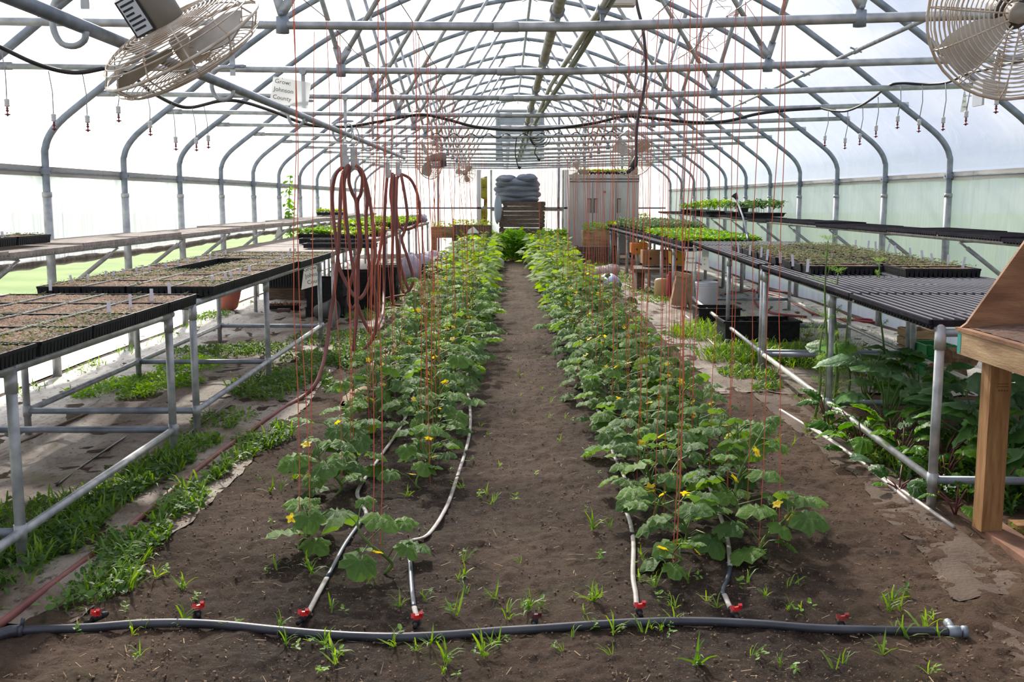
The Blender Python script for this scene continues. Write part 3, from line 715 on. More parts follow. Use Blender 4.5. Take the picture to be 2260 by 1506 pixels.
SB = [sprouts(16, 8, .54, .28, .060, p, .016, .022, 21+i, leaf_s) for i, p in enumerate((.95, .9, .85))]
SG = [sprouts(12, 7, .54, .28, .055, 1, .055, .075, 31+i, leaf_b, 6, .012, .1) for i in range(3)]      # bright green young plants
SH = [sprouts(16, 9, .54, .28, .055, 1, .035, .17, 41+i, leaf_h, 9, .010, -.5) for i in range(3)]       # tall fine grey-green herbs
SY = [sprouts(12, 7, .54, .28, .055, 1, .05, .06, 51+i, mat('yellow_leaf', (176, 190, 60), .5, 0, (140, 172, 50), 6, trans=.5), 6, .012, .1) for i in range(2)]
def tray(x, y, z, meshes, seed_mesh, label, group, rz=0.0, sd_name='seedlings'):
    t = thing('seedling_tray', (x, y, z), label, 'tray', group); t.rotation_euler = (0, 0, rz)
    inst('cell_tray', meshes[0], t, Matrix()); inst('potting_soil', meshes[1], t, Matrix())
    if seed_mesh is not None:
        s = inst(sd_name, seed_mesh, t, Matrix()); s['kind'] = 'stuff'
    return t
def ptag(x, y, z, label, h=.05, rz=0.0, lean=0.0):
    m = MB(); M = Matrix.Rotation(rz, 3, 'Z') @ Matrix.Rotation(lean, 3, 'Y')
    h *= 1.25; m.box(Vector((0, 0, h/2-.01)), (.020, .0015, h), None)
    for k in range(3): m.box(Vector((0, -.0012, h*.35+k*h*.17)), (.009, .0006, .002))
    m.v = [M @ Vector(a) for a in m.v]
    o = obj('plant_tag', m, tag_m); o.location = (x, y, z); tag(o, label, 'tag', 'white plant tags in the trays'); return o
gA = 'seedling trays on the left benches'
zA = .832+.036; zB = .846+.036
for c in range(4):
    for k in range(5):
        x = -2.01-.285*c; y = 3.62+.28+.553*k+.02*math.sin(c*2+k)
        if y > 6.2: continue
        tray(x, y, zA+.002, TA, SA[(0 if c < 1 else (2 if c < 2 else 3)) if k < 3 else 2], 'brown seedling tray, nearest left bench, %s row from path, %s from near end' % (NTH[c], NTH[k]), gA, R(random.uniform(-.6, .6)))
for c in range(4):
    for k in range(9):
        if (c, k) in ((2, 3), (2, 4), (2, 5), (3, 8)): continue
        x = -2.02-.285*c+(.04 if k > 4 else 0)*(c < 2); y = 6.75+.27+.545*k+.012*math.sin(c+k)
        if y > 11.3: continue
        tray(x, y, zB+.002, TA, SA[(k+c) % 4 if k < 4 else 1], 'seedling tray, second left bench, %s row from path, %s from near end' % (NTH[c], NTH[k]), gA, R(random.uniform(-.7, .7)))
for k in range(6):
    y = 4.9+.56*k
    tray(-3.56, y, 1.12+.058, TA, SA[1], 'seedling tray on the left wall shelf, %s from the near end' % NTH[k], 'seedling trays on the left wall shelf', R(.5))
gR = 'black seedling trays on the right benches'
def rb(y): return 2.06+(y-4.94)*.0486 if y < 9.2 else 2.26+(y-9.24)*.058
for k in range(12):
    y = 8.05+.30*k; tray(rb(y)+.36-.010*(k % 3), y, .892+.047, TB, SB[k % 3], 'black tray of tiny sprouts, right bench, path-side row, %s from near end' % NTH[k], gR, R(-3)+R(random.uniform(-1, 1)))
for k in range(14):
    y = 7.75+.30*k; tray(rb(y)+.98+.012*(k % 2), y, .892+.047, TB, SB[(k+1) % 3], 'black tray of tiny sprouts, right bench, wall-side row, %s from near end' % NTH[k], gR, R(-3)+R(random.uniform(-1, 1)))
gF = 'green seedling trays on the far right bench'
for k in range(38):
    y = 15.1+.30*k
    for c in range(2):
        x = 2.49+.30+.56*c
        if k < 14: sm, w = SG[(k+c) % 3], 'bright green leafy'
        elif k < 31: sm, w = SH[(k+c) % 3], 'tall feathery grey-green'
        else: sm, w = SY[(k+c) % 2], 'yellow-green'
        nth = ['near end', 'near end'][0]
        lab = '%s seedling tray, far right bench, %s row, %s from near end' % (w, ('path-side', 'wall-side')[c], NTH[k] if k < 30 else NTH[37-k])
        if k >= 30: lab = '%s seedling tray, far right bench, %s row, %s from end wall' % (w, ('path-side', 'wall-side')[c], NTH[37-k])
        tray(x, y, .79+.047, TB if k < 6 else TO, sm, lab, gF, R(random.uniform(-1, 1)))
# tags in the trays (seen from the photograph)
def tag_at(px, py, zt, lab, h=.055, lean=0.0):
    p = G(px, py, zt)
    if px < 800: p.y = min(p.y, 11.2); p.x = max(p.x, -3.05)
    else: p.y = min(p.y, 11.3)
    ptag(p.x, p.y, zt-.012, lab, h, R(random.uniform(-25, 25)), lean)
ztl = zA+.062; k = 0
for px, py in ((241, 695), (288, 677), (335, 663), (374, 648)):
    tag_at(px, py, ztl, 'white plant tag along the path edge of the nearest left bench, %s from the camera' % NTH[k], .07); k += 1
k = 0
for px, py, ln in ((111, 634, 0), (160, 622, -.3), (191, 620, .25), (234, 612, 0), (250, 612, .1), (270, 606, .25), (299, 602, .2), (315, 598, 0), (330, 597, 0), (366, 592, 0), (393, 585, 0), (415, 580, -.1), (439, 576, -.1), (464, 572, 0), (478, 568, 0), (498, 562, 0)):
    tag_at(px, py, zB+.062, 'white plant tag among inner trays, second left bench, %s from camera' % NTH[k], .055, ln); k += 1
k = 0
for px, py in ((468, 622), (498, 614), (510, 612), (530, 604), (550, 598), (594, 584), (610, 578), (623, 572), (636, 566), (654, 556), (676, 548)):
    tag_at(px, py, zB+.062, 'white plant tag, path-side row, second left bench, %s from camera' % NTH[k], .05, random.uniform(-.1, .1)); k += 1
k = 0
for px, py in ((1782, 594), (1750, 582), (1722, 575), (1693, 569), (1680, 563), (1655, 558), (1630, 553)):
    tag_at(px, py, .892+.109, 'white plant tag, path-side tray row, right bench, %s from camera' % NTH[k], .075, random.uniform(-.1, .1)); k += 1
k = 0
for px, py in ((2124, 592), (2092, 587), (2060, 582), (2037, 575), (2010, 568), (1978, 562), (1957, 556), (1933, 552), (1915, 550), (1887, 548)):
    tag_at(px, py, .892+.109, 'white plant tag, wall-side tray row, right bench, %s from camera' % NTH[k], .085, random.uniform(-.3, .3)); k += 1
for k, (px, py) in enumerate(((10, 536), (47, 533), (85, 531))):
    ptag(-3.47, 5.7+.8*k, 1.228, 'white plant tag in the trays on the left wall shelf, %s from the left' % NTH[k], .05)

# black trays and green trays on the third / far left benches
def flat_tray(name, c, d, lab, cat='tray', m_=None, rz=0, ribs=True, group=None):
    t = thing(name, c, lab, cat, group); lx, ly, h = d; m = MB(); cx_, cy_, cz = c
    m.box((cx_, cy_, cz+.004), (lx-.02, ly-.02, .008))
    for s in (-1, 1):
        m.box((cx_+s*(lx/2-.006), cy_, cz+h/2), (.008, ly-.01, h)); m.box((cx_, cy_+s*(ly/2-.006), cz+h/2), (lx-.01, .008, h))
    obj('tray_body', m, m_ or black_pl, t)
    r = MB()
    for s in (-1, 1): r.box((cx_+s*lx/2, cy_, cz+h-.006), (.014, ly+.014, .012)); r.box((cx_, cy_+s*ly/2, cz+h-.006), (lx+.014, .014, .012))
    if ribs:
        for i in range(int(lx/.05)): r.box((cx_-lx/2+.025+i*.05, cy_-ly/2-.004, cz+h*.45), (.012, .006, h*.8))
    obj('rim', r, m_ or black_pl, t); t.rotation_euler = (0, 0, rz); return t
q = P(752, 527, 12.9); flat_tray('black_tray', (q.x, 12.9, .915), (.86, .32, .055), 'long ribbed black tray nearest on the third left bench')
q = P(758, 515, 13.6); flat_tray('black_tray', (q.x, 13.6, .915), (.80, .30, .075), 'deep black tray behind the ribbed one on the third left bench')
q = P(705, 515, 14.1); flat_tray('black_tray', (q.x, 14.1, .915), (.50, .30, .07), 'smaller black tray at the wall side of the third left bench')
for k, (x, y, rz, s, w) in enumerate(((-2.35, 16.0, 0, SY[0], 'low yellow-green'), (-2.95, 16.4, 0, SG[0], 'leafy green'), (-2.3, 17.2, 0, SG[1], 'leafy green'), (-2.9, 17.9, 0, SG[1], 'leafy green'), (-2.35, 18.4, 0, SY[1], 'low yellow-green'))):
    tray(x, y, .905, TO, s, 'tray of %s seedlings on the third left bench, %s from camera' % (w, NTH[k]), 'green trays on the third left bench', rz)
n = 0
for k in range(14):
    for c in range(2):
        if (k, c) in ((3, 0), (9, 1)): continue
        tray(-2.32-.6*c, 20.2+.42*k, .945, TO, [SG[0], SY[0], SG[2]][(k+c) % 3], 'tray of green seedlings on the far left bench, %s row, %s from its near end' % (('path-side', 'wall-side')[c], NTH[k]), 'green trays on the far left bench')
tray(-3.55, 16.9, 1.178, TO, SY[0], 'lone tray of pale green seedlings on the left wall shelf', None) if False else None
t = tray(-3.55, 21.5, 1.178, TO, SY[0], 'lone tray of pale green seedlings far back on the left wall shelf', 'seedling trays on the left wall shelf')
# trays and pots on the right wall shelf
def bushy(name, x, y, z, w, d, h, lab, m_, n=260, size=.07, seed=1, cat='tray', body=True):
    t = thing(name, (x, y, z), lab, cat, 'potted young plants on the right wall shelf')
    if body:
        m = MB(); m.box((x, y, z+.03), (w, d, .06), taper=.9); m.box((x, y, z+.058), (w+.02, d+.02, .012)); obj('tray_body', m, black_pl, t)
    r = np.random.default_rng(seed)
    pos = np.stack([x+(r.random(n)-.5)*w*1.05, y+(r.random(n)-.5)*d, z+.06+h*(.35+.65*np.sqrt(r.random(n)))], -1)
    V, F = rep(leaf_tv, leaf_tf, rotmats(r.random(n)*6.28, r.normal(-.2, .4, n), r.normal(0, .4, n), size*(.6+.7*r.random(n))), pos)
    f = npobj('foliage', V, F, m_, t); f['kind'] = 'stuff'
    m = MB()
    for i in range(14):
        a = x+(random.random()-.5)*w*.9; b = y+(random.random()-.5)*d*.8; m.tube([(a, b, z+.05), (a, b, z+.06+h*.7)], .004, 4)
    o = obj('stem', m, stem_g, t); o['kind'] = 'stuff'; return t
zs = 1.165+.055
for k, (px, yy, w, h, mm, lab) in enumerate(((1690, 17.2, .55, .20, leaf_t, 'black tray of dark green tomato plants, right wall shelf, nearest of them'),
     (1636, 18.3, .45, .17, leaf_t, 'tray of young tomato plants, right wall shelf, second from the camera'),
     (1582, 19.6, .5, .20, leaf_b, 'tray of bright green young plants, right wall shelf, third from the camera'),
     (1555, 21.0, .5, .18, leaf_t, 'tray of green young plants, right wall shelf, fourth from the camera'),
     (1532, 22.6, .5, .12, leaf_b, 'low tray of young plants, right wall shelf, fifth from the camera'))):
    bushy('plant_tray', min(P(px, 470, yy).x, 4.2), yy, zs, w, .5, h, lab, mm if k > 1 else mat('tomato_dark', (60, 96, 46), .6, 0, (92, 128, 60), 4, trans=.3), 420, .055, k+3)
q = P(1612, 462, 18.0)
m = MB(); m.box((4.0, 17.9, zs+.07), (.16, .16, .14), taper=.8); tag(obj('plant_pot', m, black_pl), 'square black pot between the bushy trays on the right wall shelf', 'pot')
# watering wand leaning at the right
a, b, c = P(1654, 540, 14.6), P(1640, 480, 15.0), P(1626, 440, 15.3)
t = thing('watering_wand', a, 'long grey watering wand with a black shower head leaning beside the right shelf', 'wand')
m = MB(); m.tube([a, b, c], .013, 8); obj('tube', m, galv, t, smooth=True)
m = MB(); dd = (c-b).normalized(); m.tube([c, c+dd*.05, c+dd*.07+Vector((-.02, 0, .02))], [.02, .03, .05], 12); obj('shower_head', m, black_rub, t, smooth=True)
m = MB(); m.tube([a, a+(b-a)*.35], .02, 8); obj('grip', m, black_rub, t, smooth=True)
# ================================================================ PLANTS IN THE BEDS
def leaf_mesh(name, lobes, seed, m, droop=.22, pleat=.05, notch=.16, wid=1.0, serr=0.0, cup=.0):
    r = random.Random(seed); n = len(lobes); c = (0, .34, 0)
    vs = [c]; outer = []; mid = []
    for i, (x, y) in enumerate(lobes):
        x *= wid; d = math.hypot(x, y-.34); z = -droop*d*d*1.6+pleat*(1 if i % 2 else -1)*.5+r.uniform(-.02, .02)+cup*abs(x)
        outer.append((x+r.uniform(-.02, .02), y+r.uniform(-.02, .02), z))
        mx, my = x*.52, .34+(y-.34)*.52; mid.append((mx, my, -droop*d*d*.3+pleat*(1 if i % 2 else -1)+cup*abs(mx)))
    vs += mid+outer; fs = []
    for i in range(n-1):
        fs += [(0, 1+i, 2+i), (1+i, 1+n+i, 2+n+i, 2+i)]
    me = bpy.data.meshes.new(name); me.from_pydata(vs, [], fs); finish_mesh(me, m, True); return me, vs, fs
CUC = [(-.02,.02),(-.16,-.10),(-.34,-.08),(-.46,.10),(-.42,.26),(-.52,.42),(-.50,.60),(-.32,.70),(-.22,.86),(0,1.0),(.22,.86),(.32,.70),(.50,.60),(.52,.42),(.42,.26),(.46,.10),(.34,-.08),(.16,-.10),(.02,.02)]
cuc = [leaf_mesh('leaf', CUC, i, leaf_c, .22+.06*i, .085, wid=1+.06*i) for i in range(4)]
KALE = [(-.01,.0),(-.06,.12),(-.20,.14),(-.30,.30),(-.27,.36),(-.38,.48),(-.34,.58),(-.40,.70),(-.30,.82),(-.22,.95),(-.08,1.0),(0,1.06),(.08,1.0),(.22,.95),(.30,.82),(.40,.70),(.34,.58),(.38,.48),(.27,.36),(.30,.30),(.20,.14),(.06,.12),(.01,.0)]
kale = [leaf_mesh('leaf', KALE, 10+i, leaf_k, .38+.15*i, .045, cup=.15) for i in range(3)]
beet = [leaf_mesh('leaf', KALE, 20+i, leaf_beet, .3+.15*i, .06, wid=.85) for i in range(2)]
def tri_tm(vs, fs):
    out = []
    for f in fs: out += [f] if len(f) == 3 else [(f[0], f[1], f[2]), (f[0], f[2], f[3])]
    return np.array(vs), np.array(out)
cuc_lo = ([(0,0,0),(-.42,.05,-.05),(-.5,.5,-.08),(0,.98,-.16),(.5,.5,-.08),(.42,.05,-.05),(0,.42,.05)], [(6,0,1),(6,1,2),(6,2,3),(6,3,4),(6,4,5),(6,5,0)])
def flower_mesh():
    mb = MB()
    for k in range(5):
        a = k*1.2566; c, s = math.cos(a), math.sin(a); r = lambda x, y, z: (x*c-y*s, x*s+y*c, z)
        mb.add([r(0,0,0), r(.5,-.38,.22), r(1,-.15,.18), r(1,.15,.18), r(.5,.38,.22)], [(0,1,2,3,4)])
    mb.lathe((0,0,.05), [(.16,0),(.10,.2),(0,.25)], 6)
    me = bpy.data.meshes.new('flower'); me.from_pydata([(a*.024, b*.024, c*.024) for a, b, c in mb.v], [], mb.f); me.materials.append(petal); return me
FL = flower_mesh()
def M4(p, yaw, pitch, roll, s):
    return Matrix.Translation(p) @ Matrix.Rotation(yaw, 4, 'Z') @ Matrix.Rotation(pitch, 4, 'X') @ Matrix.Rotation(roll, 4, 'Y') @ Matrix.Diagonal((s, s, s, 1))
def cucumber(x, y, h, spread, nl, seed, label, group, sep_leaves=True, lean=(0, 0), leaf_s=.12, nfl=3, root=None):
    r = random.Random(seed); z0 = g1(x, y)-.005
    t = root or thing('cucumber_plant', (x, y, z0), label, 'plant', group)
    path = [Vector((0, 0, 0))]; k = 7
    ph = r.uniform(0, 6.3)
    for i in range(1, k+1):
        f = i/k; path.append(Vector((lean[0]*f*f+.035*math.sin(f*5+ph), lean[1]*f*f+.035*math.cos(f*4+ph), h*f*(1-.08*f))))
    sp = smooth_path(path, 3); m = MB(); m.tube(sp, [.007*(1-.6*i/len(sp))+.001 for i in range(len(sp))], 5)
    V, F = [], []; items = []
    for i in range(nl):
        f = (i+.8)/nl; q = sp[min(int(f*(len(sp)-1)), len(sp)-1)]; a = ph+i*2.4+r.uniform(-.5, .5)
        ln = spread*(.5+.6*r.random())*(1-.45*max(0, f-.6)/.4); up = .03+.07*r.random()
        if i % 5 == 4: ln *= 1.5
        e = q+Vector((math.cos(a)*ln, math.sin(a)*ln, up)); e.z = max(e.z, .03)
        m.tube([q, (q+e)/2+Vector((0, 0, .02)), e], .003, 3, caps=False)
        s = leaf_s*(.65+.6*r.random())*(.55 if f > .9 else 1)
        items.append((e, a-math.pi/2, r.uniform(-.55, .15)+(.7 if f > .93 else 0), r.uniform(-.35, .35), s))
    if sep_leaves:
        obj('stem', m, stem_g, t, smooth=True, local=True)
        for e, yw, pi_, ro, s in items: inst('leaf', cuc[r.randrange(4)][0], t, M4(e, yw, pi_, ro, s))
    else:
        obj('stem', m, stem_g, t, local=True)
        n = len(items); V, F = rep(cuc_lo[0], cuc_lo[1], rotmats(np.array([i[1] for i in items]), np.array([i[2] for i in items]), np.array([i[3] for i in items]), np.array([i[4] for i in items])), np.array([tuple(i[0]) for i in items]))
        o = npobj('foliage', V, F, leaf_far, t, local=True); o['kind'] = 'stuff'
    for i in range(nfl):
        q = sp[int(len(sp)*r.uniform(.3, .98))-1]; a = r.uniform(0, 6.3)
        inst('flower', FL, t, M4(q+Vector((math.cos(a)*.06, math.sin(a)*.06, .03)), a, r.uniform(-.9, .3), r.uniform(-.8, .8), r.uniform(.8, 1.25)))
    return t
rows = [(-.87, 'outer row of the left bed'), (-.46, 'inner row of the left bed'), (.72, 'inner row of the right bed'), (1.08, 'outer row of the right bed')]
protos = []
for i in range(6):
    p = cucumber(0, 0, .62, .20, 20, 500+i, '', '', False, (random.uniform(-.08, .08), random.uniform(-.1, .1)), .15, 2)
    protos.append(p)
anchors = []
near = {0: [(4.38, .17, .10, 7), (5.25, .30, .15, 13), (5.62, .34, .14, 12), (6.5, .26, .12, 9)],
        1: [(4.13, .26, .13, 9), (5.35, .20, .10, 6), (5.72, .28, .12, 9), (6.15, .32, .14, 12), (6.5, .36, .15, 13)],
        2: [(4.02, .12, .08, 5), (4.35, .30, .15, 11), (4.70, .38, .17, 14), (5.15, .36, .17, 13), (5.55, .38, .16, 14), (5.95, .36, .16, 14), (6.35, .38, .17, 14)],
        3: [(4.22, .24, .10, 9), (4.62, .44, .18, 16), (4.98, .46, .18, 16), (5.35, .42, .18, 15), (5.75, .44, .17, 15), (6.15, .40, .17, 14), (6.5, .42, .17, 15)]}
for ri, (rx, rlab) in enumerate(rows):
    k = 0; lst = [(y, h, s, n) for y, h, s, n in near[ri]]
    y = 6.9
    while y < 25.6:
        hh = min(.74, .36+.018*(y-4)+random.uniform(-.05, .07)); lst.append((y, hh, min(.25, .15+.009*(y-4)), 14 if y < 12 else 18)); y += .37 if y < 13 else .40
    for (y, h, s, n) in lst:
        x = rx+random.uniform(-.04, .04)+(.0 if y < 9 else (.06 if rx < 0 else .02))
        if y < 13.2:
            lab = 'cucumber vine, %s, %s from the header hose' % (rlab, NTH[k])
            lean = (random.uniform(-.06, .10)*(1 if rx > 0 else -1), random.uniform(-.12, .05))
            t = cucumber(x, y, h, s, n, ri*100+k, lab, 'cucumber vines in the beds', True, lean, .125 if y < 8 else .135, 2 if y < 6 else random.choice((2, 3, 4)))
            if y < 4.1 and rx > 0: t.rotation_euler = (0, 0, 2)
        else:
            t = copy_tree(protos[random.randrange(6)]); t.name = 'cucumber_plant'; sc = h/.62; t.scale = (sc, sc, sc); t.rotation_euler = (0, 0, random.uniform(0, 6.3)); t.location = (x, y, g1(x, y)-.005)
            tag(t, 'cucumber vine, %s, %s from the header hose' % (rlab, NTH[k]), 'plant', 'cucumber vines in the beds')
        anchors.append((x, y, h, ri, k)); k += 1
for p in protos:
    for c_ in list(p.children): bpy.data.objects.remove(c_)
    bpy.data.objects.remove(p)
# bright bushy plants closing the far end
def bush(x, y, w, h, n, m_, lab, seed, group=None, size=.09, name='bushy_plant', tv=None):
    t = thing(name, (x, y, g1(x, y)), lab, 'plant', group); r = np.random.default_rng(seed)
    th = r.random(n)*6.283; rr = np.sqrt(r.random(n)); zz = r.random(n)**.7
    pos = np.stack([rr*np.cos(th)*w*(1-.35*zz), rr*np.sin(th)*w*(1-.35*zz), h*(.08+.92*zz)], -1)
    V, F = rep(leaf_tv if tv is None else tv[0], leaf_tf if tv is None else tv[1], rotmats(r.random(n)*6.28, r.normal(-.25, .45, n), r.normal(0, .4, n), size*(.6+.7*r.random(n))), pos)
    o = npobj('foliage', V, F, m_, t, local=True); o['kind'] = 'stuff'
    m = MB()
    for i in range(5): a = i*1.26; m.tube([(0, 0, 0), (math.cos(a)*w*.3, math.sin(a)*w*.3, h*.5), (math.cos(a)*w*.5, math.sin(a)*w*.5, h*.85)], .006, 4)
    o = obj('stem', m, stem_g, t, local=True); return t
for k, (x, y) in enumerate(((-.12, 26.0), (.15, 26.3), (.42, 26.1), (.70, 26.3), (.98, 26.2), (.28, 26.7), (.62, 26.8), (.92, 26.8), (1.3, 26.5), (-.45, 26.5))):
    bush(x, y, .30, .66+.12*math.sin(k*1.7), 520, mat('fresh_leaf', (142, 184, 60), .6, 0, (116, 164, 46), 4, trans=.55), 'bright green bushy plant closing the far path end, %s of its clump' % NTH[k], k+60, 'bushy plants at the end of the path', .10)
for k, (x, y) in enumerate(((-1.15, 17.6), (-1.2, 18.6), (-1.15, 19.8), (-1.1, 21.0), (-1.2, 22.2), (-1.1, 23.3))):
    bush(x, y, .30, .42, 380, leaf_h, 'feathery pale green clump beside the left bed far back, %s from the camera' % NTH[k], k+80, 'feathery clumps beside the left bed', .07, 'herb_clump')
# ---------------------------------------------------------------- twines
m_support = mat('support_wire', (120, 116, 110), .5, .5)
for ri, (rx, rlab) in enumerate(rows):
    m = MB(); pts = []
    for a, b in zip(HY[4:], HY[5:]):
        zA_ = chord_z(rx)+.03; pts += [(rx, a, zA_), (rx, (a+b)/2, zA_-.03)]
    m.tube(pts, .0028, 4); tag(obj('support_wire', m, m_support), 'thin wire lying on the chords above the %s' % rlab, 'wire')
cnt = 0; tw = [0]*4
for (x, y, h, ri, k) in anchors:
    if y > 9 and k % 2: continue
    if y > 14 and k % 4: continue
    nn = 2 if (y < 9 and k % 2 == 0) else 1
    for j in range(nn):
        rx = rows[ri][0]; z0 = g1(x, y)+.04
        dx = random.uniform(-.05, .05); dy = random.uniform(-.12, .12)
        if k % 7 == 3 and j: dx = random.uniform(-.25, .25)
        top = Vector((rx+dx*.2, y+dy, chord_z(rx)+.02)); bot = Vector((x+dx+j*.02, y+j*.03, z0))
        mid = (top+bot)/2+Vector((random.uniform(-.012, .012), 0, 0)); w = []
        for i in range(8):
            f = i/7; q = top+(bot-top)*f+Vector((.012*math.sin(f*9+k), .01*math.cos(f*7+k), 0))*math.sin(f*3.14); w.append(q)
        m = MB(); m.tube(w, .0021 if y < 9 else .0028, 3, caps=False)
        if ri in (2, 3) and y < 7 and random.random() < .5: m.tube([w[0], w[0]+Vector((.05, .02, .03)), w[0]+Vector((.11, .02, -.05))], .0018, 3, caps=False)
        tw[ri] += 1; tag(obj('trellis_twine', m, hose_or), 'orange twine down to %s, %s from the camera' % (rows[ri][1], NTH[tw[ri]-1]), 'twine', 'orange twines of the %s' % rows[ri][1]); cnt += 1
# four loose twines at the left, away from the vines
for k, (px, py, tx, ty) in enumerate(((700, 1000, 806, 380), (560, 0, 0, 0), (782, 880, 822, 470), (832, 862, 836, 560))):
    if tx == 0: continue
    b = GG(px, py, .01) if k else GG(686, 1085, .01); Yt = b.y+.3; a = P(tx, ty, max(b.y+.2, 5.3)); a = Vector((b.x+.03, b.y+.25, chord_z(b.x)))
    m = MB(); m.tube([a, (a+b)/2, b], .0022, 3, caps=False); tag(obj('trellis_twine', m, hose_or), 'slack orange twine left of the left bed, %s from the camera' % NTH[[0, 0, 1, 2][k]], 'twine')
# ---------------------------------------------------------------- header hose, valves, drip tapes
hd = [(45,1393),(100,1390),(200,1386),(300,1378),(400,1376),(500,1381),(600,1391),(700,1400),(800,1406),(900,1407),(1000,1402),(1100,1394),(1200,1388),(1300,1381),(1400,1375),(1500,1372),(1600,1374),(1700,1380),(1800,1388),(1900,1391),(2000,1393),(2105,1395)]
hp = smooth_path([GG(a, b, .016) for a, b in hd], 4)
t = thing('header_hose', hp[len(hp)//2], 'thick black header hose lying across the whole foreground soil', 'hose')
m = MB(); m.tube(hp, .0158, 12); obj('hose', m, header_m, t, smooth=True)
m = MB(); e = hp[-1]; m.tube([e+Vector((-.02, 0, 0)), e+Vector((.02, 0, 0))], .021, 10); m.tube([e+Vector((.028, 0, 0)), e+Vector((.045, 0, 0))], .021, 10); m.tube([e+Vector((0, 0, .0)), e+Vector((.0, .06, .012))], .014, 8); c0 = obj('end_clamp', m, galv_d, t, smooth=True); c0['label'] = 'dull metal clamp closing the right end'
m = MB(); e = hp[0]; m.tube([e, e+Vector((-.03, -.005, 0)), e+Vector((-.06, -.03, -.002)), e+Vector((-.14, -.07, -.004))], .022, 10); m.tube([e+Vector((-.0, 0, 0)), e+Vector((.012, 0, 0))], .024, 10); m.tube([e+Vector((.005, 0, .01)), e+Vector((.012, 0, .045))], .008, 6); obj('coupling', m, header_m, t, smooth=True)
def valve(px, py, dirv, lab, red=valve_r, sc=1.0):
    p = GG(px, py, .02); d = Vector(dirv).normalized(); s = Vector((d.y, -d.x, 0))
    t = thing('drip_valve', p, lab, 'valve', 'drip valves along the header hose'); m = MB()
    m.tube([p-d*.045, p-d*.01], .008, 8); m.tube([p-d*.012, p+d*.022], .0125, 8); m.tube([p+d*.022, p+d*.055], .0095, 8); m.tube([p+d*.026, p+d*.044], .0125, 8); obj('valve_body', m, black_pl, t, smooth=True)
    m = MB(); u = Vector((0, 0, 1)); m.tube([p+u*.008, p+u*.024], .009, 8)
    m.box(p+u*.020+s*.006, (.028*sc, .010, .015), Matrix.Rotation(math.atan2(s.y, s.x)+.3, 3, 'Z')); m.box(p+u*.028+s*.018, (.013*sc, .011, .022), Matrix.Rotation(.5, 3, 'X')); m.box(p+u*.024-s*.010, (.014, .010, .017), Matrix.Rotation(-.4, 3, 'X')); obj('handle', m, red, t)
    return p+d*.05
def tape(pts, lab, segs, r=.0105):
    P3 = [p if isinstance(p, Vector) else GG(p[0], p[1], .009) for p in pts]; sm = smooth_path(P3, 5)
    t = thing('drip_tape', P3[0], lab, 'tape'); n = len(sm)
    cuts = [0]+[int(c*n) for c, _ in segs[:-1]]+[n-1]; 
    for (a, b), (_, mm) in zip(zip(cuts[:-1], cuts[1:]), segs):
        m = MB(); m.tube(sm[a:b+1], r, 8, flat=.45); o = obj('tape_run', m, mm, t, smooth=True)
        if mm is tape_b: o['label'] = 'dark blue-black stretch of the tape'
v1 = valve(668, 1366, (.2, 1, 0), 'red-handled drip valve at the left end of the two planted left tapes')
v2 = valve(918, 1374, (0, 1, 0), 'red-handled drip valve feeding the tape beside the middle path, left bed')
v3 = valve(1410, 1349, (-.05, 1, 0), 'red-handled drip valve feeding the tape beside the path, right bed')
v4 = valve(1622, 1356, (-.1, 1, 0), 'red-handled drip valve feeding the outer tape of the right bed')
valve(210, 1366, (.5, 1, 0), 'unused red-handled drip valve, leftmost on the header hose'); valve(436, 1352, (-.4, 1, 0), 'unused red drip valve second from the left on the header hose')
valve(1180, 1372, (.1, 1, 0), 'dark weed-covered drip valve in the middle of the header hose', mat('valve_dirty', (90, 40, 40), .6)); valve(1856, 1376, (.1, 1, 0), 'half-buried faded red drip valve near the right end of the header hose', mat('valve_faded', (156, 60, 52), .8))
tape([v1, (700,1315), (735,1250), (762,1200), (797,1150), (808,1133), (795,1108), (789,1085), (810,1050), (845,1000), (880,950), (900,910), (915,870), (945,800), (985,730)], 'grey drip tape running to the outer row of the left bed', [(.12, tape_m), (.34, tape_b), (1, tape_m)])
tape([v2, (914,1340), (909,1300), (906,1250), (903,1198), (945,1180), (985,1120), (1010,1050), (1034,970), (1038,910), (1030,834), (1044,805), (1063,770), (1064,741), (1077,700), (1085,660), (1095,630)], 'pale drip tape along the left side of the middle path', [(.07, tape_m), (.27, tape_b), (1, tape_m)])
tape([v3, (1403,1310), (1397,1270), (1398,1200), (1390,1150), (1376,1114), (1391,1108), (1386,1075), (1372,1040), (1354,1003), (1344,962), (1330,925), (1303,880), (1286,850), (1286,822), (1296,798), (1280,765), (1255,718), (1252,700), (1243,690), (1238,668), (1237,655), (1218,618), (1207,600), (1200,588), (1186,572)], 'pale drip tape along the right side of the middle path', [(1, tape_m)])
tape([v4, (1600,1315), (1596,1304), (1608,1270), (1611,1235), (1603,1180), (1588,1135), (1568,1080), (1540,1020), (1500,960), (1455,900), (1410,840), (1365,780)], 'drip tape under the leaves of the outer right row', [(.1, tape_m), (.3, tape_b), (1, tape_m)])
tape([(1325,598), (1380,628), (1420,645), (1447,668), (1488,674), (1520,702), (1530,706), (1560,745), (1600,780), (1645,812), (1700,865)], 'whitish tape winding along the foot of the right benches', [(1, mat('tape_white', (198, 184, 168), .6))], .013)
# white poles on the ground at the right
for a, b, c_, lab in (((1722,905), (1850,985), (2105,1164), 'long pale conduit pole on the soil in front of the kale'), ((1800,948), (1900,1020), (2010,1110), 'shorter pale pole lying behind the long conduit pole')):
    m = MB(); m.tube(smooth_path([GG(*a, .014), GG(*b, .014), GG(*c_, .014)], 5), .0105, 8); tag(obj('ground_pole', m, mat('pole_pale', (186, 176, 166), .5, .2), smooth=True), lab, 'pole')

